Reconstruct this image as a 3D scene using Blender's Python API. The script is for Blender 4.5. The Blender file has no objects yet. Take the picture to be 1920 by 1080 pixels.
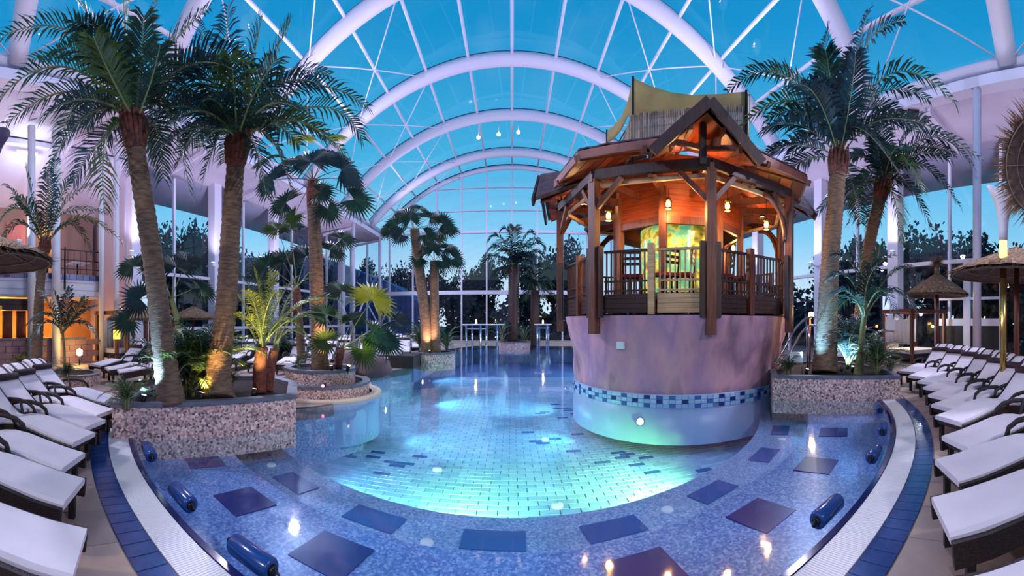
import bpy, math, random
from mathutils import Vector, Matrix
from math import sin, cos, pi, radians, atan2, sqrt
RND = random.Random(11)
S = bpy.context.scene
COL = S.collection
# ------------------------------------------------------------------ camera (stitched wide panorama: cylindrical lens)
EYE = 1.6; FOC = 720.0; CX = 960.0; HY = 605.0
cam_d = bpy.data.cameras.new('camera')
cam = bpy.data.objects.new('camera', cam_d); COL.objects.link(cam)
cam.location = (0, 0, EYE); cam.rotation_euler = (pi/2, 0, 0)
cam_d.type = 'PANO'; cam_d.panorama_type = 'CENTRAL_CYLINDRICAL'
cam_d.central_cylindrical_range_u_min = -960/FOC
cam_d.central_cylindrical_range_u_max = 960/FOC
cam_d.central_cylindrical_range_v_min = -(1080-HY)/FOC
cam_d.central_cylindrical_range_v_max = HY/FOC
cam_d.central_cylindrical_radius = 1.0
cam_d.clip_end = 500
S.camera = cam
# ------------------------------------------------------------------ view, sky
S.view_settings.view_transform = 'Standard'; S.view_settings.look = 'None'
S.view_settings.gamma = 1.0; S.view_settings.use_curve_mapping = False
S.view_settings.exposure = 0.12
S.cycles.use_denoising = True
S.cycles.max_bounces = 8; S.cycles.transparent_max_bounces = 24
S.cycles.caustics_reflective = False; S.cycles.caustics_refractive = False
S.cycles.sample_clamp_indirect = 4.0
W = bpy.data.worlds.new('dusk_sky'); S.world = W; W.use_nodes = True
def lin(c):
    return tuple((x/255/12.92 if x/255 <= 0.04045 else ((x/255+0.055)/1.055)**2.4) for x in c)
def build_sky():
    nt = W.node_tree; N = nt.nodes; L = nt.links
    bg = N['Background']
    tc = N.new('ShaderNodeTexCoord'); sp = N.new('ShaderNodeSeparateXYZ'); L.new(tc.outputs['Generated'], sp.inputs[0])
    asn = N.new('ShaderNodeMath'); asn.operation = 'ARCSINE'; L.new(sp.outputs[2], asn.inputs[0])
    mr = N.new('ShaderNodeMath'); mr.operation = 'MULTIPLY_ADD'; L.new(asn.outputs[0], mr.inputs[0])
    mr.inputs[1].default_value = 1/(pi/2); mr.inputs[2].default_value = 0.0
    cr = N.new('ShaderNodeValToRGB'); L.new(mr.outputs[0], cr.inputs[0])
    e = cr.color_ramp.elements
    stops = [(0.0, (226, 240, 250)), (0.06, (205, 230, 246)), (0.14, (140, 208, 240)), (0.26, (72, 178, 224)), (0.42, (24, 146, 204)), (0.7, (8, 112, 176)), (1.0, (5, 96, 160))]
    e[0].position = 0.0; e[0].color = (*lin(stops[0][1]), 1); e[1].position = 1.0; e[1].color = (*lin(stops[-1][1]), 1)
    for p, c in stops[1:-1]:
        x = e.new(p); x.color = (*lin(c), 1)
    # faint dusk clouds
    nz = N.new('ShaderNodeTexNoise'); nz.inputs['Scale'].default_value = 3.0; nz.inputs['Detail'].default_value = 6
    L.new(tc.outputs['Generated'], nz.inputs['Vector'])
    r2 = N.new('ShaderNodeValToRGB'); L.new(nz.outputs[0], r2.inputs[0])
    r2.color_ramp.elements[0].position = 0.58; r2.color_ramp.elements[0].color = (0, 0, 0, 1)
    r2.color_ramp.elements[1].position = 0.78; r2.color_ramp.elements[1].color = (0.3, 0.3, 0.3, 1)
    mx = N.new('ShaderNodeMixRGB'); L.new(r2.outputs[0], mx.inputs[0]); L.new(cr.outputs[0], mx.inputs[1])
    mx.inputs[2].default_value = (*lin((150, 190, 225)), 1)
    L.new(mx.outputs[0], bg.inputs[0]); bg.inputs[1].default_value = 1.0
build_sky()
def lamp(kind, loc, energy, color, size=0.1, target=None, spot=None, blend=0.5, parent=None, name=None):
    d = bpy.data.lights.new(name or (kind.lower()+'_light'), kind)
    d.energy = energy; d.color = color
    if kind == 'AREA': d.size = size
    else: d.shadow_soft_size = size
    if kind == 'SPOT':
        d.spot_size = radians(spot or 90); d.spot_blend = blend
    o = bpy.data.objects.new(name or (kind.lower()+'_light'), d); COL.objects.link(o)
    o.location = loc
    if target is not None:
        v = Vector(target) - Vector(loc)
        o.rotation_euler = v.to_track_quat('-Z', 'Y').to_euler()
    o['kind'] = 'helper'
    return o
# added violet-white fill floods at both eaves, aimed across and up the vault
VIO = (0.76, 0.73, 1.0)
FILL_FLOODS = [(-11.0, 1.0), (11.0, 1.0), (-11.0, 11.5), (11.0, 11.5), (-11.0, 17.2), (11.0, 17.2), (-11.0, 28.0), (11.0, 28.0)]
for fx, fy in FILL_FLOODS:
    s = 1 if fx > 0 else -1
    lamp('SPOT', (fx, fy, 9.2), 2700, VIO, 0.25, (-s*3.0, fy + (3 if fy < 10 else (-3 if fy < 15 else 0)), 0.0), 125, 0.6)
    lamp('SPOT', (fx-s*.7, fy, 8.4), 2000, (0.66, 0.66, 1.0), 0.25, (-s*2.0, fy, 17.0), 120, 0.8)
# added front fill behind the camera, without fixtures, brightening the deck
lamp('SPOT', (-5.5, -6.0, 6.5), 1150, (1.0, 0.86, 0.74), 0.3, (-4.5, 3.0, 0.3), 80, 0.6)
lamp('SPOT', (5.5, -6.0, 6.5), 1150, (1.0, 0.88, 0.80), 0.3, (4.5, 3.0, 0.3), 80, 0.6)

# ------------------------------------------------------------------ helpers
def PD(px, py, d):
    """point seen at picture position px, py at horizontal distance d (metres)"""
    t = (px-CX)/FOC
    return Vector((d*sin(t), d*cos(t), EYE + (HY-py)/FOC*d))
def PZ(px, py, z):
    return PD(px, py, FOC*(EYE-z)/(py-HY))
ORG = {}
def org(o):
    return ORG.get(o.name, Vector((0, 0, 0))) if o is not None else Vector((0, 0, 0))
class MB:
    def __init__(s): s.v = []; s.f = []; s.m = []; s.s = []
    def add(s, vs, fs, mi=0, sm=False):
        b = len(s.v); s.v.extend(tuple(v) for v in vs)
        for f in fs:
            s.f.append(tuple(i+b for i in f)); s.m.append(mi); s.s.append(sm)
        return s
    def box(s, c, size, rz=0.0, mi=0, M=None):
        x, y, z = (k/2 for k in size)
        vs = [Vector(p) for p in ((-x,-y,-z),(x,-y,-z),(x,y,-z),(-x,y,-z),(-x,-y,z),(x,-y,z),(x,y,z),(-x,y,z))]
        T = M if M is not None else Matrix.Translation(Vector(c)) @ Matrix.Rotation(rz, 4, 'Z')
        return s.add([T @ v for v in vs], [(0,3,2,1),(4,5,6,7),(0,1,5,4),(1,2,6,5),(2,3,7,6),(3,0,4,7)], mi)
    def beam(s, a, b, w, h, mi=0, up=(0, 0, 1)):
        a = Vector(a); b = Vector(b); d = (b-a); L = d.length; d = d/L
        u = Vector(up)
        if abs(d.dot(u)) > 0.98: u = Vector((0, 1, 0))
        sd = d.cross(u).normalized(); u = sd.cross(d)
        M = Matrix(((d.x, sd.x, u.x, 0), (d.y, sd.y, u.y, 0), (d.z, sd.z, u.z, 0), (0, 0, 0, 1)))
        M = Matrix.Translation((a+b)/2) @ M
        return s.box(None, (L, w, h), mi=mi, M=M)
    def tube(s, pts, rad, n=8, mi=0, sm=True, cap=True, flat=None):
        pts = [Vector(p) for p in pts]
        if not isinstance(rad, (list, tuple)): rad = [rad]*len(pts)
        vs = []; prev = None
        for i, p in enumerate(pts):
            d = (pts[min(i+1, len(pts)-1)] - pts[max(i-1, 0)])
            if d.length < 1e-9: d = Vector((0, 0, 1))
            d.normalize()
            if prev is None:
                u = Vector((1, 0, 0)) if abs(d.x) < 0.9 else Vector((0, 1, 0))
            else: u = prev
            u = (u - d*u.dot(d)).normalized(); prev = u; w = d.cross(u)
            for k in range(n):
                a = 2*pi*k/n
                vs.append(p + (u*cos(a) + w*sin(a)*(flat or 1.0))*rad[i])
        fs = [(i*n+k, i*n+(k+1) % n, (i+1)*n+(k+1) % n, (i+1)*n+k) for i in range(len(pts)-1) for k in range(n)]
        s.add(vs, fs, mi, sm)
        if cap:
            b = len(s.v)-len(vs)
            s.f.append(tuple(b+k for k in range(n))[::-1]); s.m.append(mi); s.s.append(False)
            e = b+(len(pts)-1)*n
            s.f.append(tuple(e+k for k in range(n))); s.m.append(mi); s.s.append(False)
        return s
    def lathe(s, prof, n=24, c=(0, 0, 0), mi=0, sm=True, a0=0.0, a1=2*pi, jit=None):
        c = Vector(c); full = abs(a1-a0-2*pi) < 1e-6; m = n if full else n+1
        vs = []
        for (r, z) in prof:
            for k in range(m):
                a = a0+(a1-a0)*k/n; rr = r
                if jit: rr = r + jit(a, z)
                vs.append(c + Vector((rr*cos(a), rr*sin(a), z)))
        fs = []
        for i in range(len(prof)-1):
            for k in range(n):
                k2 = (k+1) % m
                fs.append((i*m+k, i*m+k2, (i+1)*m+k2, (i+1)*m+k))
        return s.add(vs, fs, mi, sm)
    def prism(s, poly, z0, z1, mi=0, sides=True):
        n = len(poly); vs = [(p[0], p[1], z0) for p in poly] + [(p[0], p[1], z1) for p in poly]
        fs = [tuple(range(n))[::-1], tuple(range(n, 2*n))]
        if sides: fs += [(i, (i+1) % n, n+(i+1) % n, n+i) for i in range(n)]
        return s.add(vs, fs, mi)
    def mesh(s, name, mats, off=(0, 0, 0)):
        me = bpy.data.meshes.new(name)
        off = Vector(off)
        me.from_pydata([tuple(Vector(v)-off) for v in s.v], [], s.f)
        for m in (mats if isinstance(mats, (list, tuple)) else [mats]): me.materials.append(m)
        me.polygons.foreach_set('material_index', s.m)
        me.polygons.foreach_set('use_smooth', s.s)
        me.update(); return me
    def build(s, name, mats, parent=None, world=True, org_at=None):
        """link as ONE object; coordinates are world ones unless world=False (then local to the parent)"""
        po = org(parent) if world else Vector((0, 0, 0))
        at = Vector(org_at) if org_at is not None else po
        me = s.mesh(name, mats, at)
        o = bpy.data.objects.new(name, me); COL.objects.link(o)
        o.location = at - po
        if parent is not None: o.parent = parent
        ORG[o.name] = at if world else Vector((0, 0, 0))
        return o
def inst(name, me, parent, loc, rz=0.0, M=None, sc=None):
    o = bpy.data.objects.new(name, me); COL.objects.link(o)
    if parent is not None: o.parent = parent
    if M is not None: o.matrix_basis = M
    else:
        o.location = Vector(loc) - org(parent); o.rotation_euler = (0, 0, rz)
    if sc: o.scale = sc
    return o
def tag(o, label=None, cat=None, group=None, kind=None):
    if label: o['label'] = label
    if cat: o['category'] = cat
    if group: o['group'] = group
    if kind: o['kind'] = kind
    return o
def thing(name, label, cat, loc=(0, 0, 0), rz=0.0, group=None, kind=None):
    o = bpy.data.objects.new(name, None); COL.objects.link(o); o.empty_display_size = 0.2
    o.location = loc; o.rotation_euler = (0, 0, rz); ORG[o.name] = Vector(loc)
    return tag(o, label, cat, group, kind)
def copy_tree(o, parent=None):
    c = o.copy(); COL.objects.link(c)
    if parent is not None: c.parent = parent
    for ch in list(o.children): copy_tree(ch, c)
    return c
# ------------------------------------------------------------------ materials
MATS = {}
def mat(name, col, rough=0.6, metal=0.0, col2=None, scale=8.0, detail=4.0, bump=0.0, bscale=None, emit=None, estr=1.0, spec=0.5, stretch=None, tex='noise', lo=0.35, hi=0.65, trans=0.0):
    if name in MATS: return MATS[name]
    m = bpy.data.materials.new(name); m.use_nodes = True; nt = m.node_tree; N = nt.nodes; L = nt.links
    b = N['Principled BSDF']
    b.inputs['Roughness'].default_value = rough; b.inputs['Metallic'].default_value = metal
    b.inputs['Specular IOR Level'].default_value = spec
    c1 = (*lin(col), 1); b.inputs['Base Color'].default_value = c1
    vec = None
    if col2 is not None or bump:
        tc = N.new('ShaderNodeTexCoord'); vec = tc.outputs['Object']
        if stretch:
            mp = N.new('ShaderNodeMapping'); mp.inputs['Scale'].default_value = stretch; L.new(vec, mp.inputs[0]); vec = mp.outputs[0]
    if col2 is not None:
        if tex == 'voronoi':
            t = N.new('ShaderNodeTexVoronoi'); t.inputs['Scale'].default_value = scale; L.new(vec, t.inputs['Vector'])
            sx = N.new('ShaderNodeSeparateColor'); L.new(t.outputs['Color'], sx.inputs[0]); fac = sx.outputs[0]
        else:
            t = N.new('ShaderNodeTexNoise'); t.inputs['Scale'].default_value = scale; t.inputs['Detail'].default_value = detail
            L.new(vec, t.inputs['Vector']); fac = t.outputs[0]
        r = N.new('ShaderNodeValToRGB'); L.new(fac, r.inputs[0])
        cols = col2 if isinstance(col2, list) else [col2]
        r.color_ramp.elements[0].position = lo; r.color_ramp.elements[0].color = c1
        r.color_ramp.elements[1].position = hi; r.color_ramp.elements[1].color = (*lin(cols[-1]), 1)
        for i, c in enumerate(cols[:-1]):
            e = r.color_ramp.elements.new(lo+(hi-lo)*(i+1)/len(cols)); e.color = (*lin(c), 1)
        L.new(r.outputs[0], b.inputs['Base Color'])
    if bump:
        t2 = N.new('ShaderNodeTexNoise'); t2.inputs['Scale'].default_value = bscale or scale; t2.inputs['Detail'].default_value = 4
        L.new(vec, t2.inputs['Vector'])
        bp = N.new('ShaderNodeBump'); bp.inputs['Strength'].default_value = bump; bp.inputs['Distance'].default_value = 0.02
        L.new(t2.outputs[0], bp.inputs['Height']); L.new(bp.outputs[0], b.inputs['Normal'])
    if emit:
        b.inputs['Emission Color'].default_value = (*lin(emit), 1); b.inputs['Emission Strength'].default_value = estr
    if trans:
        tr = N.new('ShaderNodeBsdfTranslucent'); tr.inputs[0].default_value = (*lin(tuple(min(255, k*1.5) for k in col)), 1)
        mx = N.new('ShaderNodeMixShader'); mx.inputs[0].default_value = trans
        L.new(b.outputs[0], mx.inputs[1]); L.new(tr.outputs[0], mx.inputs[2]); L.new(mx.outputs[0], N['Material Output'].inputs[0])
    MATS[name] = m; return m
def glass_mat(name, tint, refl=0.05, rough=0.0, fres=True, bump=0.0, bscale=2.0, graze=0.95):
    m = bpy.data.materials.new(name); m.use_nodes = True; nt = m.node_tree; N = nt.nodes; L = nt.links
    N.remove(N['Principled BSDF'])
    t = N.new('ShaderNodeBsdfTransparent'); t.inputs[0].default_value = (*tint, 1)
    g = N.new('ShaderNodeBsdfGlossy'); g.inputs['Roughness'].default_value = rough; g.inputs[0].default_value = (1, 1, 1, 1)
    mx = N.new('ShaderNodeMixShader')
    if fres:   # Schlick reflection, the same from both faces of the pane
        ge = N.new('ShaderNodeNewGeometry'); f = N.new('ShaderNodeVectorMath'); f.operation = 'DOT_PRODUCT'
        L.new(ge.outputs['Incoming'], f.inputs[0]); L.new(ge.outputs['Normal'], f.inputs[1])
        ab = N.new('ShaderNodeMath'); ab.operation = 'ABSOLUTE'; L.new(f.outputs['Value'], ab.inputs[0])
        su = N.new('ShaderNodeMath'); su.operation = 'SUBTRACT'; su.inputs[0].default_value = 1.0; L.new(ab.outputs[0], su.inputs[1])
        pw = N.new('ShaderNodeMath'); pw.operation = 'POWER'; L.new(su.outputs[0], pw.inputs[0]); pw.inputs[1].default_value = 5.0
        ma = N.new('ShaderNodeMath'); ma.operation = 'MULTIPLY_ADD'; L.new(pw.outputs[0], ma.inputs[0]); ma.inputs[1].default_value = graze; ma.inputs[2].default_value = refl
        L.new(ma.outputs[0], mx.inputs[0])
    else: mx.inputs[0].default_value = refl
    if bump:
        tc = N.new('ShaderNodeTexCoord'); nz = N.new('ShaderNodeTexNoise'); nz.inputs['Scale'].default_value = bscale; nz.inputs['Detail'].default_value = 3
        L.new(tc.outputs['Object'], nz.inputs['Vector'])
        bp = N.new('ShaderNodeBump'); bp.inputs['Strength'].default_value = bump; bp.inputs['Distance'].default_value = 0.05
        L.new(nz.outputs[0], bp.inputs['Height']); L.new(bp.outputs[0], g.inputs['Normal'])
    L.new(t.outputs[0], mx.inputs[1]); L.new(g.outputs[0], mx.inputs[2]); L.new(mx.outputs[0], N['Material Output'].inputs[0])
    return m
m_steel = mat('white_steel', (214, 208, 226), 0.45)
m_seal = mat('dark_seal', (40, 44, 70), 0.6)
m_pane = glass_mat('roof_glass', (0.96, 0.98, 1.0), 0.02, graze=0.25)
m_win = glass_mat('window_glass', (0.92, 0.96, 1.0), 0.03, graze=0.4)
m_plaster = mat('lilac_plaster', (206, 196, 214), 0.8, col2=(190, 180, 202), scale=0.6, bump=0.05)
m_white = mat('white_paint', (222, 222, 232), 0.5)
m_water = glass_mat('pool_water', (0.82, 0.94, 1.0), 0.03, 0.055, True, 0.06, 1.6, graze=0.9)
m_deck = mat('sandstone_deck', (182, 156, 138), 0.5, col2=[(156, 136, 126), (200, 172, 148)], scale=1.3, bump=0.06, bscale=30)
m_paver = [mat('sandstone_paver_%s' % n, c, 0.45, col2=c2, scale=3.0, bump=0.05, bscale=40) for n, c, c2 in (('sand', (188, 160, 140), (166, 142, 128)), ('taupe', (168, 146, 132), (150, 132, 124)), ('cream', (206, 180, 156), (182, 158, 138)))]
m_grate = mat('white_plastic_grating', (226, 226, 230), 0.45)
m_navy = mat('navy_glazed_tile', (34, 58, 112), 0.18, col2=(48, 80, 138), scale=6.0)
m_lip = mat('dark_blue_glazed_lip', (16, 26, 84), 0.12)
m_ptile = [mat('pale_blue_pool_tile_%s' % n, c, 0.3) for n, c in (('light', (158, 188, 220)), ('mid', (146, 178, 214)), ('soft', (166, 196, 224)))]
m_grout = mat('pool_grout', (92, 122, 176), 0.7)
m_mosaic = mat('blue_mosaic', (82, 112, 176), 0.3, col2=[(108, 138, 196), (160, 182, 218), (72, 98, 168), (122, 150, 204)], scale=46.0, tex='voronoi', lo=0.0, hi=1.0)
m_mosaic2 = mat('pale_mosaic', (112, 142, 192), 0.3, col2=[(162, 186, 218), (92, 122, 180), (190, 206, 228)], scale=44.0, tex='voronoi', lo=0.0, hi=1.0)
m_mat = mat('midnight_blue_tile', (20, 32, 112), 0.35)
m_matl = mat('slate_blue_tile', (58, 92, 160), 0.25)
m_pebble = mat('pebble_mosaic', (226, 188, 178), 0.5, col2=[(70, 60, 64), (240, 208, 198), (196, 150, 140), (252, 234, 224), (110, 88, 88), (224, 180, 168)], scale=36.0, tex='voronoi', lo=0.0, hi=1.0, bump=0.3, bscale=60)
m_coping = mat('slate_coping', (112, 116, 128), 0.5, col2=(88, 92, 108), scale=5.0)
m_soil = mat('dark_soil', (52, 36, 28), 0.95, col2=(30, 22, 20), scale=14.0, bump=0.6, bscale=30)
m_stone = mat('sculpted_rock_render', (214, 160, 168), 0.8, col2=[(168, 128, 158), (204, 152, 162), (140, 104, 124), (190, 146, 156)], scale=.8, detail=9, bump=1.0, bscale=3.6, lo=0.28, hi=0.72, stretch=(1.3, 1.3, .5))
m_wood = mat('reddish_brown_timber', (116, 62, 38), 0.5, col2=(78, 40, 28), scale=3.0, stretch=(9, 9, 0.8))
m_wood_d = mat('dark_stained_timber', (66, 38, 34), 0.5, col2=(44, 26, 28), scale=3.0, stretch=(9, 9, 0.8))
m_wood_o = mat('orange_stained_board', (168, 78, 34), 0.5, col2=(128, 54, 26), scale=2.0, stretch=(1, 1, 12))
m_wood_l = mat('pale_oak_board', (206, 176, 134), 0.5, col2=(178, 146, 104), scale=2.0, stretch=(1, 1, 14))
m_fascia = mat('copper_brown_roof_board', (150, 88, 76), 0.5, col2=(112, 64, 60), scale=2.0)
m_thatch_roof = mat('weathered_shingle', (96, 78, 84), 0.9, col2=(66, 54, 64), scale=6.0, bump=0.6, bscale=20)
m_cane = mat('bamboo_cane', (158, 138, 116), 0.6, col2=(118, 98, 84), scale=5.0, stretch=(1, 1, 0.3))
m_cane_d = mat('dark_bamboo_cane', (122, 102, 90), 0.6, col2=(92, 76, 72), scale=5.0)
m_cloth = mat('olive_canvas', (150, 136, 88), 0.9, col2=(126, 112, 76), scale=2.0, trans=0.2)
m_iron = mat('black_iron', (22, 22, 28), 0.4, 0.6)
m_chrome = mat('chrome_rail', (210, 215, 225), 0.12, 1.0)
m_gold = mat('brushed_brass', (190, 160, 90), 0.2, 0.9)
m_cush = mat('ivory_cushion', (222, 216, 222), 0.85, col2=(212, 206, 214), scale=3.0)
m_wick = mat('dark_brown_wicker', (42, 28, 28), 0.55, col2=(26, 18, 22), scale=60.0, bump=0.5, bscale=90)
m_pillow = mat('dark_brown_bolster', (44, 28, 34), 0.8)
m_bark = mat('ringed_palm_bark', (128, 104, 82), 0.85, col2=(88, 68, 56), scale=7.0, stretch=(1, 1, 5), bump=0.6, bscale=14)
m_bark_r = mat('rusty_palm_fibre', (128, 70, 52), 0.9, col2=(78, 42, 38), scale=14.0, bump=0.8, bscale=30)
m_leaf = [mat('palm_leaf_%s' % n, c, 0.42, col2=c2, scale=3.0, trans=0.22) for n, c, c2 in (('deep', (30, 62, 46), (16, 38, 42)), ('olive', (62, 84, 34), (34, 60, 34)), ('blue', (28, 54, 60), (18, 38, 50)), ('lime', (150, 150, 40), (96, 116, 40)))]
m_stalk = mat('pale_leaf_stalk', (128, 136, 86), 0.5)
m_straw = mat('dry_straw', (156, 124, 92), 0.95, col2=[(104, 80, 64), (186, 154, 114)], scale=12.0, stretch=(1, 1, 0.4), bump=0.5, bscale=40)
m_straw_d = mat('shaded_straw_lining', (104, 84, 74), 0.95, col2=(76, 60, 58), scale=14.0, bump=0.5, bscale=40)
m_curtain = mat('white_curtain', (226, 228, 236), 0.9)
m_bluefoam = mat('blue_vinyl_bolster', (26, 66, 132), 0.2)
m_black = mat('black_plastic', (14, 14, 18), 0.4)
m_sign = mat('white_sign_board', (206, 226, 226), 0.5)
m_rock = mat('purple_grey_boulder', (128, 104, 108), 0.85, col2=(100, 80, 90), scale=2.0, bump=0.5, bscale=5)
m_night = mat('dusk_foliage', (24, 40, 44), 0.9, col2=(16, 28, 36), scale=2.0)
m_ground = mat('dusk_lawn', (26, 42, 40), 0.95)
m_dark = mat('dark_interior', (20, 20, 32), 0.7)
m_salmon = mat('salmon_render', (190, 120, 116), 0.85, col2=(176, 106, 106), scale=1.0)
m_ochre = mat('ochre_render', (206, 150, 84), 0.85, col2=(190, 128, 66), scale=1.0)
m_redstone = mat('terracotta_column', (150, 74, 44), 0.7, col2=(116, 52, 36), scale=3.0)
m_brickw = mat('rosy_stone_block', (176, 132, 128), 0.8, col2=(150, 112, 116), scale=2.5, bump=0.3, bscale=10)
def glow(name, col, s):
    return mat(name, col, 0.5, emit=col, estr=s)
m_bulb = glow('lantern_flame', (255, 196, 90), 18.0)
m_lens = glow('cool_lamp_lens', (190, 220, 255), 12.0)
m_lensw = glow('warm_lamp_lens', (255, 206, 110), 14.0)
m_plens = glow('underwater_lens', (210, 255, 225), 5.0)
# ================================================================== THE SETTING
RC = Vector((0, 10.4, 0)); RW = 8.70                   # round pool: centre and water radius
def ring_pt(r, a, z=0.0): return Vector((RC.x + r*sin(a), RC.y - r*cos(a), z))    # a = 0 points to the camera, + to the right
A_L, A_R = -radians(33.5), radians(48.0)               # the arc of open rim between the two planters
# outline of the water (front arc, then the banks behind the planters)
arc = [ring_pt(RW, A_L - 0.06 + (A_R+0.06-A_L+0.06)*i/60) for i in range(61)]
bank_r = [Vector(p) for p in ((6.9, 6.2, 0), (8.6, 8.5, 0), (8.9, 12.0, 0), (7.6, 16.5, 0), (5.0, 20.0, 0), (4.0, 26.0, 0))]
bank_l = [Vector(p) for p in ((-2.6, 26.5, 0), (-4.2, 22.0, 0), (-4.4, 17.0, 0), (-3.6, 13.4, 0), (-4.4, 11.0, 0), (-3.6, 9.4, 0), (-3.1, 7.6, 0), (-3.6, 6.4, 0), (-4.4, 5.6, 0), (-5.0, 4.2, 0))]
outline = [Vector((p.x, p.y, 0)) for p in arc] + bank_r + bank_l
def deck():
    """deck: everything between the water outline and a big rectangle, cut as a fan around the pool"""
    mb = MB(); c = Vector((0.5, 12.0, 0)); n = len(outline)
    def far(p):
        d = (p-c).normalized(); t = 1e9
        for lim, k in ((19.0, 0), (34.5, 1)):
            if abs(d[k]) > 1e-6:
                b = lim if d[k] > 0 else (-19.0 if k == 0 else -8.0)
                t = min(t, (b-c[k])/d[k])
        return c + d*t
    # offset the front arc outwards so that rim pieces lie inside the opening
    inner = []
    for i, p in enumerate(outline):
        if i < 61:
            a = A_L - 0.06 + (A_R+0.12-A_L)*i/60; inner.append(ring_pt(9.23, a))
        else: inner.append(p)
    corners = [Vector((-19, -8, 0)), Vector((19, -8, 0)), Vector((19, 34.5, 0)), Vector((-19, 34.5, 0))]
    outp = [far(p) for p in inner]
    m = len(inner); Z = 0.0
    vs = [(p.x, p.y, Z) for p in inner] + [(p.x, p.y, Z) for p in outp] + [(p.x, p.y, -0.25) for p in inner]
    fs = [(i, m+i, m+(i+1) % m, (i+1) % m) for i in range(m)] + [(i, (i+1) % m, 2*m+(i+1) % m, 2*m+i) for i in range(m)]
    mb.add(vs, fs)
    # corner patches
    for cn in corners:
        for i in range(m):
            a, b = outp[i], outp[(i+1) % m]
            if abs(a.x-b.x) > 1e-3 and abs(a.y-b.y) > 1e-3 and ((abs(a.x-cn.x) < 1e-3 and abs(b.y-cn.y) < 1e-3) or (abs(b.x-cn.x) < 1e-3 and abs(a.y-cn.y) < 1e-3)):
                mb.add([(a.x, a.y, Z), (cn.x, cn.y, Z), (b.x, b.y, Z)], [(0, 1, 2)])
    return mb.build('floor', m_deck)
floor = tag(deck(), kind='structure')
# pavers near the rim, each one a piece
def pavers():
    for side, a0, a1 in ((-1, -radians(36.5), -radians(6)), (1, radians(6), radians(56))):
        for row in range(4):
            r0 = 9.27 + row*0.5; st = 0.5/r0; a = a0 + (row % 2)*st/2
            while a + st < a1:
                if side < 0 or row < 4:
                    g = 0.006/r0; mb = MB(); h = RND.uniform(0.002, 0.006)
                    q = [(r0+0.005, a+g), (r0+0.495, a+g), (r0+0.495, a+st-g), (r0+0.005, a+st-g)]
                    P = [ring_pt(r, t) for r, t in q]
                    mb.prism([(p.x, p.y) for p in P], -0.001, 0.008+h)
                    mb.build('paver', RND.choices(m_paver, (5, 4, 1))[0], floor, org_at=P[0])
                a += st
pavers()
# pool basin ------------------------------------------------------
Z1, Z2, Z3 = -0.28, -0.50, -1.10; R1, R2 = 7.25, 6.25
b_a0, b_a1 = radians(-64), radians(64)
def ringband(mb, r0, z0, r1, z1, a0, a1, n=72, mi=0):
    vs = []; 
    for i in range(n+1):
        a = a0+(a1-a0)*i/n; vs += [ring_pt(r0, a, z0), ring_pt(r1, a, z1)]
    mb.add(vs, [(2*i, 2*i+1, 2*i+3, 2*i+2) for i in range(n)], mi)
mb = MB()
ringband(mb, RW+0.02, 0.0, RW-0.05, Z1, -pi*0.42, pi*0.42, mi=0)
ringband(mb, RW-0.05, Z1, R1, Z1-0.02, -pi*0.42, pi*0.42, mi=0)
ringband(mb, R1, Z1-0.02, R1-0.02, Z2, -pi*0.42, pi*0.42, mi=1)
ringband(mb, R1-0.02, Z2, R2, Z2-0.01, -pi*0.42, pi*0.42, mi=1)
ringband(mb, R2, Z2-0.01, R2-0.02, Z3, -pi*0.42, pi*0.42, mi=1)
bench = tag(mb.build('floor_pool_bench', [m_mosaic, m_mosaic2]), kind='structure')
# dark inset tiles on the two bench steps
def inset(a, r0, r1, w, z, m):
    P = [ring_pt(r0, a-w/r0/2, 0), ring_pt(r1, a-w/r1/2, 0), ring_pt(r1, a+w/r1/2, 0), ring_pt(r0, a+w/r0/2, 0)]
    b = MB(); b.prism([(p.x, p.y) for p in P], z, z+0.012)
    return b.build('inset_tile', m, bench, org_at=ring_pt(r0, a, z))
def ang_of(px, py, z):
    p = PZ(px, py, z) - RC; return atan2(p.x, -p.y)
for px, py in ((420, 857), (484, 928), (620, 1035), (1195, 1050), (1398, 950), (1500, 866), (1546, 808)):
    inset(ang_of(px, py, -0.27), 7.50, 7.98, 0.52, Z1-0.015, m_mat)
for px, py in ((503, 846), (566, 900), (702, 970), (925, 1016), (1141, 978), (1315, 912), (1420, 850), (1478, 806)):
    inset(ang_of(px, py, -0.49), 6.55, 6.88, 0.62, Z2-0.003, m_matl)
def disc(px, py, z, r=0.07):
    p = PZ(px, py, z); b = MB(); b.lathe([(0.0, 0.02), (r*0.8, 0.02), (r, 0.008), (r, -0.01)], 14, (p.x, p.y, z))
    b.build('jet_cover', m_grate, bench, org_at=p)
for px, py in ((800, 1018), (1251, 956), (509, 872), (1466, 824)): disc(px, py, Z2)
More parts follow.
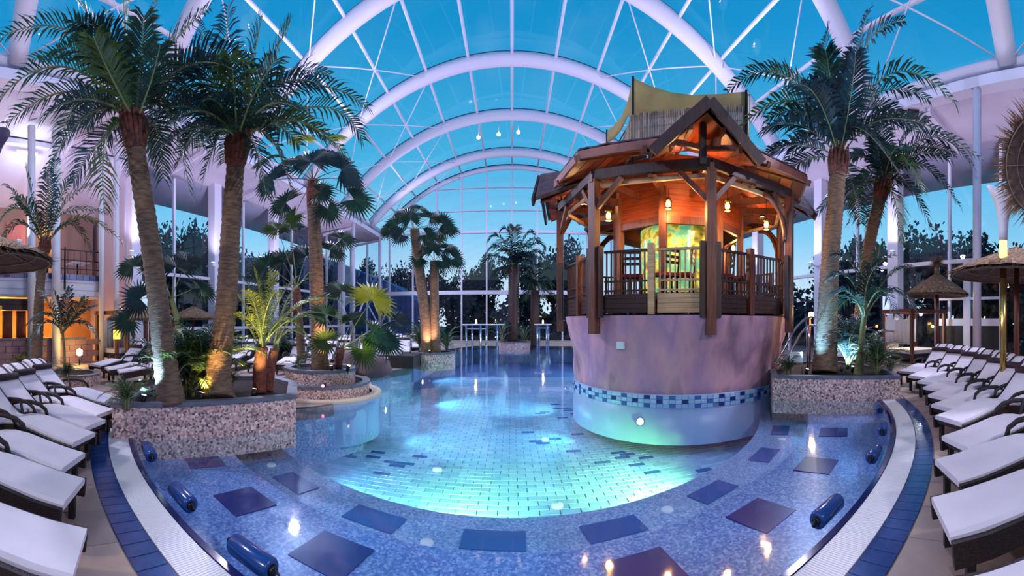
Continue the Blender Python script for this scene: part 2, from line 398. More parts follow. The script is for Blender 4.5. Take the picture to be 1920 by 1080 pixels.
# pool floor: slab, tiles
mb = MB()
mb.add([(-9, 1.5, Z3-0.03), (9.5, 1.5, Z3-0.03), (9.5, 27, Z3-0.03), (-9, 27, Z3-0.03)], [(0, 1, 2, 3)])
outer_w = [(p.x, p.y) for p in outline[61:]]
for i in range(len(outer_w)-1):       # upstands of the banks
    a, b = outer_w[i], outer_w[i+1]
    mb.add([(a[0], a[1], -0.0), (b[0], b[1], -0.0), (b[0], b[1], Z3-0.03), (a[0], a[1], Z3-0.03)], [(0, 1, 2, 3)], 1)
pool_floor = tag(mb.build('floor_pool', [m_grout, m_mosaic2]), kind='structure')
def pool_tiles():
    tw, th, g = 0.30, 0.15, 0.012; cells = []
    row = 0; y = 3.9
    while y < 19:
        x = -8.0 + (tw/2 if row % 2 else 0)
        while x < 8.5:
            if (Vector((x+tw/2, y+th/2, 0))-RC).length < R2-0.15 or (y > 12 and -3.4 < x < 7.5): cells.append((x, y))
            x += tw
        y += th; row += 1
    cells.sort(key=lambda c: (c[0]**2 + c[1]**2))
    base = MB(); base.add([(0, 0, 0), (tw-g, 0, 0), (tw-g, th-g, 0), (0, th-g, 0), (.004, .004, .012), (tw-g-.004, .004, .012), (tw-g-.004, th-g-.004, .012), (.004, th-g-.004, .012)], [(4, 5, 6, 7), (0, 1, 5, 4), (1, 2, 6, 5), (2, 3, 7, 6), (3, 0, 4, 7)])
    ms = [base.mesh('pool_tile', m) for m in m_ptile]
    dk = base.mesh('pool_tile_dark', m_matl)
    for x, y in cells[:300]: inst('pool_tile', RND.choice(ms), pool_floor, (x, y, Z3-0.025))
    rest = MB()
    for x, y in cells[300:]:
        d = Vector((x, y)) - Vector((4.43, 9.68))
        dark = (3.0 < d.length < 4.3 and x < 4 and RND.random() < 0.10) or ((x-(-2.6))**2+(y-6.6)**2 < 1.4 and RND.random() < 0.12)
        rest.add([(v[0]+x, v[1]+y, v[2]+Z3-0.025) for v in base.v], base.f, 3 if dark else RND.randrange(3))
    tag(rest.build('small_pool_tiles', m_ptile+[m_matl], pool_floor), kind='stuff')
pool_tiles()
# floor drains with pale covers
for px, py in ((820, 880), (1045, 948), (1022, 824), (660, 800)):
    p = PZ(px, py, Z3); b = MB(); b.lathe([(0.0, 0.03), (0.075, 0.03), (0.09, 0.012), (0.09, -0.02)], 14, (p.x, p.y, Z3)); b.build('floor_inlet', m_grate, pool_floor, org_at=p)
# water
mb = MB(); n = len(outline)
mb.add([(p.x, p.y, -0.012) for p in outline], [tuple(range(n))])
water = tag(mb.build('pool_water', m_water), 'still clear blue water filling the round pool', 'water', kind='stuff')
# rim: glazed lip, white overflow grating, navy tile band
mb = MB(); 
ringband(mb, RW-0.04, -0.03, RW+0.0, 0.022, A_L, A_R); ringband(mb, RW, 0.022, RW+0.05, 0.02, A_L, A_R); ringband(mb, RW+0.05, 0.02, RW+0.05, -0.06, A_L, A_R)
tag(mb.build('trim_1', m_lip), kind='structure')
mb = MB(); ringband(mb, RW+0.05, -0.05, 9.25, -0.05, A_L, A_R); trim2 = tag(mb.build('trim_2', m_dark), kind='structure')
slats = MB(); na = int((A_R-A_L)*8.9/0.022)
for i in range(na):
    a = A_L+(A_R-A_L)*i/na; w = 0.0078/8.9
    P = [ring_pt(RW+0.055, a-w), ring_pt(RW+0.325, a-w), ring_pt(RW+0.325, a+w), ring_pt(RW+0.055, a+w)]
    slats.prism([(p.x, p.y) for p in P], -0.02, 0.012)
for rr in (RW+0.06, RW+0.15, RW+0.235, RW+0.31): ringband(slats, rr, 0.008, rr+0.012, 0.008, A_L, A_R, 90)
tag(slats.build('grating_slats', m_grate, trim2), kind='stuff')
nt_ = int((A_R-A_L)*9.1/0.15); st = (A_R-A_L)/nt_
for i in range(nt_):
    a = A_L+st*i; g = 0.005/9.1
    P = [ring_pt(9.035, a+g), ring_pt(9.255, a+g), ring_pt(9.255, a+st-g), ring_pt(9.035, a+st-g)]
    b = MB(); b.prism([(p.x, p.y) for p in P], -0.02, 0.012); b.build('rim_tile', m_navy, trim2, org_at=P[0])

# roof -------------------------------------------------------------
HA = 13.2                                           # apex above eye
VR = 1.2*HA; VC = EYE - 0.17*HA                     # vault radius and centre height
AEND = radians(48.3); NB = 12
ARCH_Y = [3.4, 8.7, 14.3, 19.8, 25.1, 30.6, 33.6]
def vault(phi, y, dr=0.0): return Vector(((VR+dr)*sin(phi), y, VC+(VR+dr)*cos(phi)))
for y in ARCH_Y + [-2.6]:
    mb = MB(); r = 0.34 if y < 33 else 0.2
    pts = [vault(-AEND+2*AEND*i/48, y) for i in range(49)]
    mb.tube(pts, r, 12)
    sl = MB()
    for i in range(48):
        a, b = vault(-AEND+2*AEND*i/48, y, r*0.9), vault(-AEND+2*AEND*(i+1)/48, y, r*0.9)
        sl.beam(a, b, 0.16, 0.2, up=(0, 1, 0))
    o = tag(mb.build('ceiling_arch', m_steel), kind='structure')
    sl.build('arch_seal', m_seal, o)
roof_e = thing('ceiling', None, None, (0, 0, 12), kind='structure')
YS = [-2.6] + ARCH_Y
for k in range(NB+1):
    ph = -AEND+2*AEND*k/NB
    mb = MB(); r = 0.075 if 0 < k < NB else 0.22
    mb.tube([vault(ph, -3.0, 0.12), vault(ph, 33.6, 0.12)], r, 8)
    mb.build('purlin', m_steel, roof_e)
gp = {}
for k in range(NB):
    p0 = -AEND+2*AEND*k/NB; p1 = -AEND+2*AEND*(k+1)/NB
    for i in range(len(YS)-1):
        y0, y1 = YS[i]+0.06, YS[i+1]-0.06
        mb = MB()
        a, b, c, d = vault(p0+0.004, y0, .34), vault(p1-0.004, y0, .34), vault(p1-0.004, y1, .34), vault(p0+0.004, y1, .34)
        up = ((b-a).cross(d-a)).normalized()*0.03
        mb.add([a, b, c, d, a+up, b+up, c+up, d+up], [(0, 3, 2, 1), (4, 5, 6, 7), (0, 1, 5, 4), (1, 2, 6, 5), (2, 3, 7, 6), (3, 0, 4, 7)])
        mb.build('pane', m_pane, roof_e, org_at=a)
# thin cross bracing rods under the vault near the sides
for s in (-1, 1):
    for i in range(len(YS)-1):
        for k0, k1 in ((0, 2), (2, 4)):
            pa, pb = s*(AEND-2*AEND*k0/NB), s*(AEND-2*AEND*k1/NB)
            mb = MB(); mb.tube([vault(pa, YS[i], -0.1), vault(pb, YS[i+1], -0.1)], 0.028, 6); mb.tube([vault(pb, YS[i], -0.1), vault(pa, YS[i+1], -0.1)], 0.028, 6)
            mb.build('bracing_rod', m_steel, roof_e)
XE = VR*sin(AEND); ZE = VC+VR*cos(AEND); XW = 15.0; ZW = 8.9
for s, nm in ((-1, 'left'), (1, 'right')):
    # eave ring beam, fascia and aisle ceiling
    mb = MB(); mb.beam((s*(XE+0.1), -3, ZE-0.45), (s*(XE+0.1), 33.6, ZE-0.45), 0.5, 0.35)
    mb.beam((s*(XE+0.5), -3, ZE-0.62), (s*(XW+0.2), -3, ZW), 0.1, 0.1)
    tag(mb.build('trim_eave_'+nm, m_steel), kind='structure')
    mb = MB(); mb.add([(s*(XE+0.2), -3, ZE-0.6), (s*(XE+0.2), 33.6, ZE-0.6), (s*(XW+4), 33.6, ZW), (s*(XW+4), -3, ZW), (s*(XE+0.2), -3, ZE-0.3), (s*(XE+0.2), 33.6, ZE-0.3), (s*(XW+4), 33.6, ZW+.3), (s*(XW+4), -3, ZW+.3)], [(0, 1, 2, 3), (7, 6, 5, 4), (0, 4, 5, 1), (2, 6, 7, 3)])
    c = tag(mb.build('ceiling_aisle_'+nm, m_plaster), kind='structure')
    for j in range(7):
        b = MB(); y = 1.0+5.4*j; b.beam((s*(XE+0.3), y, ZE-0.72), (s*XW, y, ZW-0.12+0.05), 0.12, 0.2); b.build('ceiling_rib', m_steel, c)
# side glass walls
def column(x, y, w, d, z1, name='wall_column'):
    mb = MB(); mb.box((x, y, z1/2), (d, w, z1)); return tag(mb.build(name, m_steel), kind='structure')
def side_wall(s, ys_col, ys_mul, y0, y1, zs, nm, num):
    e = thing('window_%d' % num, None, None, (s*XW, (y0+y1)/2, 0), kind='structure')
    for y in ys_col: column(s*(XW-0.25), y, 0.55, 0.5, ZW+0.3)
    ys = sorted(set(list(ys_col)+list(ys_mul)+[y0, y1]))
    for y in ys:
        b = MB(); b.box((s*XW, y, ZW/2), (0.14, 0.12, ZW)); b.build('mullion', m_steel, e)
    for z in zs:
        b = MB(); b.box((s*(XW-0.05), (y0+y1)/2, z), (0.18, y1-y0, 0.16)); b.build('transom', m_steel, e)
    zz = [0.05]+list(zs)+[ZW]
    for i in range(len(ys)-1):
        for j in range(len(zz)-1):
            b = MB(); b.box((s*XW, (ys[i]+ys[i+1])/2, (zz[j]+zz[j+1])/2), (0.03, ys[i+1]-ys[i]-0.13, zz[j+1]-zz[j]-0.16)); b.build('pane', m_win, e)
    return e
side_wall(-1, (9.8, 15.1, 20.6, 26.0, 31.0), (12.4, 17.8, 23.2, 28.6), 9.8, 33.6, (1.3, 4.0), 'left', 2)
side_wall(1, (14.2, 9.5, 19.8, 25.2, 30.5), (6.9, 4.6, 11.9, 17.0, 22.5, 27.8), 3.2, 33.6, (4.2,), 'right', 3)
# eave columns inside the hall
for x, y in ((XE, 4.45), (-XE, 27.0), (-XE, 33.0), (XE, 27.0)):
    mb = MB(); mb.tube([(x, y, 0), (x, y, ZE-0.5)], 0.14, 12)
    o = tag(mb.build('wall_column', m_steel), kind='structure')
    if y > 20:
        b = MB(); b.tube([(x, y, 1.2), (x+1.2, y-.5, 3.6)], 0.07, 8); b.tube([(x, y, 1.2), (x-1.2, y-.5, 3.6)], 0.07, 8); b.build('strut', m_steel, o)
# end facade
YF = 33.6
fac = thing('window_1', None, None, (0, YF, 0), kind='structure')
sp = VR*sin(2*AEND/NB)
xs = [k*sp for k in range(-6, 7)]
def ztop(x): return VC+sqrt(max(0.1, (VR-0.15)**2-x*x)) if abs(x) < XE else ZE-0.5
for x in xs:
    b = MB(); b.box((x, YF, ztop(x)/2), (0.13, 0.2, ztop(x))); b.build('mullion', m_steel, fac)
zs = [4.25, 9.55, 11.4, 13.4]
for z, w in zip(zs, (0.34, 0.22, 0.06, 0.06)):
    hw = min(XE, sqrt(max(0.01, (VR-0.15)**2-(z-VC)**2))) if z > VC else XE
    hw = min(hw, 14.9) if z > ZE else XW
    b = MB(); b.box((0, YF-0.05, z), (2*hw, 0.2, w)); b.build('transom', m_steel, fac)
for i in range(len(xs)-1):
    zz = [0.05]+zs
    for j in range(len(zz)):
        x0, x1 = xs[i]+.07, xs[i+1]-.07; z0 = zz[j]
        if j < len(zz)-1: t0 = t1 = zz[j+1]
        else: t0, t1 = ztop(x0), ztop(x1)
        t0, t1 = min(t0, ztop(x0)), min(t1, ztop(x1))
        if min(t0, t1) <= z0+0.1: continue
        b = MB(); b.add([(x0, YF, z0), (x1, YF, z0), (x1, YF, t1), (x0, YF, t0), (x0, YF+.03, z0), (x1, YF+.03, z0), (x1, YF+.03, t1), (x0, YF+.03, t0)], [(0, 1, 2, 3), (7, 6, 5, 4), (0, 4, 5, 1), (1, 5, 6, 2), (2, 6, 7, 3), (3, 7, 4, 0)])
        b.build('pane', m_win, fac, org_at=(x0, YF, z0))
for s in (-1, 1):
    b = MB(); b.box((s*(XE+XW)/2, YF, 4.5), (XW-XE, 0.05, 8.9)); b.build('pane', m_win, fac)
# right end: salmon wall with a door
mb = MB(); mb.box((XW+0.1, -2.4, 3.0), (0.4, 11.2, 6.0)); mb.box((XW+0.1, -2.4, 7.6), (0.4, 11.2, 3.2)); tag(mb.build('wall_right', m_salmon), kind='structure')
dr = thing('door_1', None, None, (XW-0.1, 5.6, 0), kind='structure')
for y, w in ((4.5, .18), (6.0, .30), (7.4, .16)):
    b = MB(); b.box((XW-0.2, y, 2.1), (0.16, w, 4.2)); b.build('door_post', m_steel, dr)
for z, w in ((1.62, .30), (2.6, .1)):
    b = MB(); b.box((XW-0.2, 5.95, z), (0.14, 2.9, w)); b.build('door_rail', m_steel, dr)
b = MB(); b.box((XW-0.15, 5.95, 0.8), (0.04, 2.8, 1.6)); b.build('door_panel', m_dark, dr)  # dark sheet standing in for the unlit inside behind the frame
# entrance wall behind the photographer
mb = MB(); mb.box((0, -8.2, 5.0), (38, 0.3, 10.0)); tag(mb.build('wall_back', m_plaster), kind='structure')
# lawn and hills outside
mb = MB(); mb.add([(-200, -60, -1.5), (200, -60, -1.5), (200, 300, -1.5), (-200, 300, -1.5)], [(0, 1, 2, 3)])
tag(mb.build('ground', m_ground), kind='structure')
# ================================================================== GAZEBO
GC = Vector((4.43, 9.68, 0)); GU = Vector((-4.43, -9.68, 0)).normalized(); GV = Vector((-GU.y, GU.x, 0))
def gp_(b, r, z=0.0):
    b = radians(b); return GC + (GU*cos(b) + GV*sin(b))*r + Vector((0, 0, z))
gz = thing('gazebo', 'octagonal timber gazebo with railings on a purple rock drum in the pool', 'gazebo', GC)
ST, RZ = 1.78, 4.62
# rock drum with soft bulges
def bulge(a, z): return 0.06*sin(5*a+z*2.2)+0.045*sin(11*a-z*2.4)+0.03*sin(3*a+1)+.02*sin(23*a+z*3)
def bulge2(a, z):
    k = min(1, max(0, (z-.14)/.5)); return bulge(a, z)*k*k*(3-2*k)
mb = MB(); prof = [(2.72, 0.05), (2.80, 0.14), (2.82, 0.28), (2.84, 0.45), (2.9, 0.9), (3.0, 1.35), (3.06, 1.66), (3.07, 1.75), (3.03, ST), (0.0, ST+0.005)]
mb.lathe(prof[:-2], 120, GC, jit=bulge2); mb.lathe([(3.03, ST-0.01), (0.01, ST)], 48, GC, 0, False)
drum = mb.build('rock_drum', m_stone, gz)
# checkered tile ring at the water line
mb = MB(); mb.lathe([(2.83, -0.9), (2.83, 0.12), (2.70, 0.13)], 96, GC); ring = mb.build('tile_base', m_ptile[1], gz)
nt_ = 136
for row in range(3):
    for i in range(nt_):
        a = 2*pi*i/nt_
        d = Vector((cos(a), sin(a), 0))
        if d.dot(GU) < 0.02: continue
        z = 0.115-row*0.085
        M = Matrix.Translation(GC + d*2.835 + Vector((0, 0, z-0.042))) @ Matrix.Rotation(a, 4, 'Z')
        b = MB(); b.box(None, (0.02, 2*pi*2.835/nt_-0.012, 0.075), M=M)
        dark = (i+row*2) % 4 == 0 or RND.random() < 0.12
        b.build('tile', m_mat if dark and RND.random() < .6 else (m_matl if dark else RND.choice(m_ptile)), ring, org_at=GC+d*2.835)
# small speaker grille on the drum
p = gp_(-22.5, 3.02, 1.13)
b = MB(); b.box(p, (0.17, 0.06, 0.15), rz=atan2(GU.x, -GU.y) - radians(-22.5)*-1, mi=0); b.build('wall_vent', m_sign, gz)
# posts
B0 = -33
PR = 3.2
def rot_to(d): return atan2(d.y, d.x)
for k in range(8):
    be = B0+45*k; q = gp_(be, PR); d = (q-GC); a = rot_to(Vector((d.x, d.y, 0)))
    b = MB(); b.box(q+Vector((0, 0, (1.36+RZ)/2)), (0.17, 0.19, RZ-1.36), rz=a); o = b.build('post', m_wood, gz)
    b = MB()
    q2 = gp_(be, PR-0.02)
    for s in (-1, 1):
        t = Vector((-sin(a), cos(a), 0))*s*0.16
        b.box(q2+t+Vector((0, 0, 2.45)), (0.1, 0.1, 1.5), rz=a)
    b.build('side_post', m_wood_d, o)
    for z in (1.55, 1.95, 2.05):
        for s in (-1, 1):
            t = Vector((-sin(a), cos(a), 0))*s*0.1
            b = MB(); b.tube([q+t+Vector((0, 0, z)), q+t*1.25+Vector((0, 0, z))], 0.014, 8); b.build('bolt', m_chrome, o)
    # knee braces along the ring beam
    for nb in (-45, 45):
        q3 = gp_(be+nb, PR); e = (q3-q).normalized()
        b = MB(); b.beam(q+Vector((0, 0, 3.95)), q+e*0.62+Vector((0, 0, RZ-0.02)), 0.09, 0.1); b.build('knee_brace', m_wood, gz)
# mid posts, ring beam, rails
for k in range(8):
    a_, b_ = B0+45*k, B0+45*(k+1)
    A, Bq = gp_(a_, 3.04), gp_(b_, 3.04); mid = (A+Bq)/2
    d = (Bq-A).normalized(); ang = rot_to(d); front = 1 if (mid-GC).dot(GU) > -0.6 else 0
    sgn = (mid-GC).normalized()
    b = MB(); b.box(mid+Vector((0, 0, (1.74+3.22)/2))+sgn*0.03, (0.13, 0.14, 3.22-1.74), rz=ang); b.build('middle_post', m_wood_l if k == 0 else m_wood, gz)
    RA, RB = gp_(a_, PR+0.0, RZ+0.1), gp_(b_, PR, RZ+0.1)
    b = MB(); b.beam(RA, RB, 0.14, 0.2); b.build('ring_beam', m_wood_d, gz)
    b = MB(); b.beam(RA*1.0-Vector((0, 0, 0.17))-sgn*0.16, RB-Vector((0, 0, 0.17))-sgn*0.16, 0.07, 0.09); b.build('light_batten', m_wood_l, gz)
    for half in (0, 1):
        P, Q = (A, mid) if half == 0 else (mid, Bq)
        L = (Q-P).length; P2 = P + d*0.12; Q2 = Q - d*0.10
        lightp = (k == 0 and half == 1) 
        lightp = (k == 0 and half == 1)
        rl = MB(); rl.beam(P2+Vector((0, 0, 3.1)), Q2+Vector((0, 0, 3.1)), 0.07, 0.05)
        mw = m_wood_l if lightp else m_wood_d
        r = rl.build('railing', mw, gz)
        for z in (2.27, 2.47):
            b = MB(); b.beam(P2+Vector((0, 0, z)), Q2+Vector((0, 0, z)), 0.045, 0.04); b.build('lower_rail', mw, r)
        n = 9
        for i in range(n):
            q = P2+(Q2-P2)*((i+0.5)/n)
            b = MB(); b.box(q+Vector((0, 0, 2.65)), (0.028, 0.028, 0.88), rz=ang); b.build('baluster', mw, r)
        for i in range(4):
            z = 1.80+0.1*i
            b = MB(); b.beam(P2+Vector((0, 0, z+0.05))+sgn*0.01, Q2+Vector((0, 0, z+0.05))+sgn*0.01, 0.03, 0.094); b.build('plank', m_wood_l if lightp else m_wood_d, r)
# floor of the gazebo
mb = MB(); mb.prism([(gp_(B0+45*k, 3.0).x, gp_(B0+45*k, 3.0).y) for k in range(8)][::-1], 2.08, 2.16); mb.build('deck_floor', m_wood_d, gz)
# inner posts with radial beams and rafters
for k in range(8):
    be = B0+22.5+45*k; q = gp_(be, 1.75)
    b = MB(); b.box(q+Vector((0, 0, 3.45)), (0.17, 0.17, 2.6), rz=rot_to(q-GC)); b.build('inner_post', m_wood, gz)
    for bb, r1 in ((B0+45*k, PR+0.1), (be, PR*0.93)):
        b = MB(); b.beam(gp_(bb, 0.6, RZ+0.02), gp_(bb, r1, RZ+0.02), 0.09, 0.16); b.build('tie_beam', m_wood, gz)
        b = MB(); b.beam(gp_(bb, 1.0, 6.0), gp_(bb, r1+0.42, RZ+0.30), 0.08, 0.13); b.build('rafter', m_wood, gz)
    qa, qb = gp_(be, 1.75, 4.0), gp_(be+45, 1.75, 4.0)
    b = MB(); b.beam(qa, qb, 0.1, 0.18); b.build('inner_ring_beam', m_wood, gz)
    # orange boards above the inner ring
    rb = MB(); rb.beam(qa+Vector((0, 0, .14)), qb+Vector((0, 0, .14)), 0.05, 0.1); w = rb.build('inner_panel', m_wood_o, gz)
    for i in range(10):
        b = MB(); b.beam(qa+Vector((0, 0, .26+.135*i)), qb+Vector((0, 0, .26+.135*i)), 0.035, 0.128); b.build('board', m_wood_o, w)
# curved braces at the far side
for k in (2, 3, 4, 5, 6):
    be = B0+45*k
    for s in (-1, 1):
        q = gp_(be, PR-0.05); q3 = gp_(be+45*s, PR-0.05); e = (q3-q).normalized()
        pts = [q+e*(0.08+0.75*(1-cos(t*pi/2/6)))+Vector((0, 0, 3.55+0.95*sin(t*pi/2/6))) for t in range(7)]
        b = MB(); b.tube(pts, 0.06, 6); b.build('curved_brace', m_wood, gz)
# roof: octagonal cone of boards and eaves
E_R, E_Z, T_R, T_Z = 3.60, 4.98, 1.45, 5.85
CUT = 0.64
for k in range(8):
    N_, G_ = (B0+45*k, B0+45*(k+1)) if k % 2 == 0 else (B0+45*(k+1), B0+45*k)   # plain corner, gable corner
    def rp(u, w, dz=0.0):
        # u along the eave from the plain corner (0) to the gable corner (1), w up the slope
        r_, z_ = E_R+(T_R-E_R)*w, E_Z+(T_Z-E_Z)*w+dz
        return gp_(N_, r_, z_).lerp(gp_(G_, r_, z_), u)
    ue = lambda w: min(1.0, CUT+(1-CUT)*w/0.75)
    flip = k % 2 == 1
    def slab(P, th):
        up = Vector((0, 0, th)); n = len(P); b = MB(); P = P[::-1] if flip else P
        b.add(P+[x+up for x in P], [tuple(range(n))[::-1], tuple(range(n, 2*n))]+[(i, (i+1) % n, n+(i+1) % n, n+i) for i in range(n)]); return b
    rf = slab([rp(0, 0), rp(CUT, 0), rp(1, .75), rp(1, 1), rp(0, 1)], .13).build('roof_slope', m_thatch_roof, gz)
    nb = 7
    for i in range(nb):
        t0, t1 = i/nb, (i+1)/nb-0.012
        slab([rp(.01, t0, -.03), rp(ue(t0)-.01, t0, -.03), rp(ue(t1)-.01, t1, -.03), rp(.01, t1, -.03)], .025).build('soffit_board', m_wood_o if i % 2 else m_wood, rf)
    b = MB(); b.beam(rp(0, -.015, .05), rp(CUT, -.015, .05), 0.05, 0.17); b.build('fascia_board', m_fascia, rf)
    if (rp(.5, 0)-GC).dot(GU) > -1.0:
        rows = 7
        for j in range(rows):
            w0, w1 = j/rows-.02, min(1.0, (j+1.2)/rows); sh = MB(); e0, e1 = ue(max(0, w0)), ue(min(.75, w1)); ns = 8
            for i in range(ns):
                t0, t1 = i/ns+.004, (i+1)/ns-.004; dz = .135+RND.uniform(0, .02)
                w = [rp(e0*t0, w0, dz+.02), rp(e0*t1, w0, dz+.02), rp(e1*t1, w1, dz), rp(e1*t0, w1, dz)]
                if flip: w = w[::-1]
                sh.add(w+[x+Vector((0, 0, .03)) for x in w], [(4, 5, 6, 7), (0, 1, 5, 4), (1, 2, 6, 5), (2, 3, 7, 6), (3, 0, 4, 7)])
            tag(sh.build('shingle_row', m_thatch_roof, rf), kind='stuff')
# four gables over every second post
for be in (9, -80, 100, 190):
    up = Vector((0, 0, 1)); u = (gp_(be, 1)-GC).normalized(); v = Vector((-u.y, u.x, 0))
    pk_o, pk_i = GC+u*3.75+up*5.62, GC+u*1.6+up*5.78
    mb = MB(); gab = None
    for s in (-1, 1):
        lo_o, lo_i = GC+u*3.7+v*s*.98+up*4.68, GC+u*2.4+v*s*.95+up*5.05
        th = (v*s*0.6+up*0.8)*0.10
        w = [pk_o, lo_o, lo_i, pk_i]
        mb.add(w+[x+th for x in w], [(0, 1, 2, 3), (7, 6, 5, 4), (0, 4, 5, 1), (1, 5, 6, 2)])
    gab = mb.build('gable_roof', [m_thatch_roof], gz)
    for s in (-1, 1):
        lo_o = GC+u*3.72+v*s*1.03+up*4.62
        b = MB(); b.beam(pk_o+u*0.05-up*.02, lo_o+u*0.05, 0.06, 0.2); b.build('barge_board', m_wood_d, gab)
        for t in (0.30, 0.62):
            for i in range(1):
                b = MB(); b.beam(pk_o.lerp(lo_o, t)-u*0.1-up*.14, pk_i.lerp(GC+u*2.4+v*s*1.0+up*5.15, t)-up*.12, 0.07, 0.11); b.build('gable_rafter', m_wood, gab)
        b = MB(); w = [pk_o-u*.12-up*.16, lo_o-u*.12-v*s*.1, GC+u*2.5+v*s*.95+up*5.05, pk_i-up*.12]
        b.add(w+[x+up*.02 for x in w], [(0, 1, 2, 3), (7, 6, 5, 4), (0, 4, 5, 1)]); b.build('gable_lining', m_wood_o, gab)
        b = MB(); b.beam(GC+u*3.2+up*5.0, GC+u*3.55+v*s*.75+up*4.95, .07, .09); b.build('gable_strut', m_wood, gab)
    b = MB(); b.box(GC+u*3.22+up*5.15, (0.13, 0.13, 0.95), rz=rot_to(u)); b.build('king_post', m_wood_d, gab)
# warm uplights inside the roof
for i, be in enumerate((9, -80, 100)):
    q = gp_(be, 2.55, 4.78); t = thing('roof_uplight', 'small warm lamp on the ring of beams under the %s gable' % ('front', 'left', 'right')[i], 'lamp', q)
    b = MB(); b.lathe([(0, -.04), (.06, -.03), (.07, .05), (0, .06)], 12, q); b.build('lens', m_lensw, t); b = MB(); b.lathe([(.08, -.05), (.085, .03), (.075, .03), (.0, -.045)], 12, q); b.build('housing', m_iron, t)
    lamp('POINT', q+Vector((0, 0, .12)), 26, (1.0, .5, .2), .05)
# bamboo screen on the roof: two flat sides
cA, cB, cC, cD = PD(1184, 190, 9.3), PD(1394, 190, 8.9), PD(1151, 262, 10.9), PD(1405, 200, 10.6)
ZS = 6.62
scr = MB()
for P, Q, zt in ((cC, cA, 1), (cA, cB, 1), (cB, cD, 1)):
    for z in (5.9, 6.28, 6.5): scr.beam((P.x, P.y, z), (Q.x, Q.y, z), .03, .03)
tower = scr.build('bamboo_screen', m_cane_d, gz)
for P, Q, n in ((cC, cA, 26), (cA, cB, 64), (cB, cD, 22)):
    for i in range(n):
        q = P.lerp(Q, (i+.5)/n); h = ZS+RND.uniform(-.03, .03)
        if P is cC: h = 5.95+(ZS-5.95)*((i+.5)/n)**.8
        b = MB(); b.tube([(q.x, q.y, 5.62), (q.x, q.y, h)], 0.021, 6, cap=True); b.build('cane', m_cane if RND.random() < .7 else m_cane_d, tower)
# canvas sail with its masts: a band rising above the screen, swept down at the left corner
top = [(1138, 246, 10.9), (1152, 236, 10.6), (1166, 218, 10.2), (1178, 190, 9.7), (1187, 146, 9.35), (1220, 162, 9.25), (1260, 174, 9.2), (1300, 179, 9.1), (1350, 177, 9.0), (1399, 172, 8.95), (1402, 178, 9.8), (1404, 180, 10.6)]
for px, py, d in (top[0], top[4], top[9], top[11]):
    q = PD(px, py, d); b = MB(); b.tube([(q.x, q.y, 5.2), (q.x, q.y, q.z+.03)], .03, 8); b.build('mast', m_iron, gz)
mb = MB(); vs = []; n = len(top)
for i, (px, py, d) in enumerate(top):
    q = PD(px, py, d); lo = Vector((q.x, q.y, min(q.z-.05, 6.5 if i > 3 else q.z-.35)))
    for k in range(4): vs.append(q.lerp(lo, k/3)+Vector((0, 0, 0)) + (GC-q).normalized()*Vector((1, 1, 0)).length*0)
mb.add(vs, [(i*4+k, (i+1)*4+k, (i+1)*4+k+1, i*4+k+1) for i in range(n-1) for k in range(3)], 0, True)
so = mb.build('canvas_sail', m_cloth, gz); md = so.modifiers.new('thick', 'SOLIDIFY'); md.thickness = 0.015
# aquarium at the core (lit from inside)
def aqua_mat():
    m = bpy.data.materials.new('lit_aquarium'); m.use_nodes = True; nt = m.node_tree; N = nt.nodes; L = nt.links
    b = N['Principled BSDF']; tc = N.new('ShaderNodeTexCoord'); nz = N.new('ShaderNodeTexNoise'); nz.inputs['Scale'].default_value = 3.6; nz.inputs['Detail'].default_value = 9
    L.new(tc.outputs['Object'], nz.inputs[0]); r = N.new('ShaderNodeValToRGB'); L.new(nz.outputs[0], r.inputs[0])
    e = r.color_ramp.elements; e[0].position = .40; e[0].color = (*lin((92, 172, 128)), 1); e[1].position = .74; e[1].color = (*lin((60, 74, 28)), 1)
    for p, c in ((.48, (130, 190, 124)), (.53, (206, 196, 84)), (.60, (150, 140, 50))):
        x = e.new(p); x.color = (*lin(c), 1)
    L.new(r.outputs[0], b.inputs['Base Color']); L.new(r.outputs[0], b.inputs['Emission Color']); b.inputs['Emission Strength'].default_value = 0.75; b.inputs['Roughness'].default_value = .2
    return m
aq = thing('aquarium', 'round glowing green aquarium with coral at the core of the gazebo', 'aquarium', gp_(8, 0.35))
q = gp_(8, 0.35)
b = MB(); b.lathe([(1.02, 2.3), (1.02, 4.02)], 40, (q.x, q.y, 0)); b.build('tank', aqua_mat(), aq)
b = MB(); b.lathe([(1.1, 2.16), (1.1, 2.34), (0, 2.34)], 32, (q.x, q.y, 0)); b.build('tank_plinth', m_wood_d, aq)
b = MB(); b.lathe([(0.0, 4.0), (1.1, 4.0), (1.1, 4.2), (0, 4.2)], 32, (q.x, q.y, 0)); b.build('tank_rim', m_wood_d, aq)
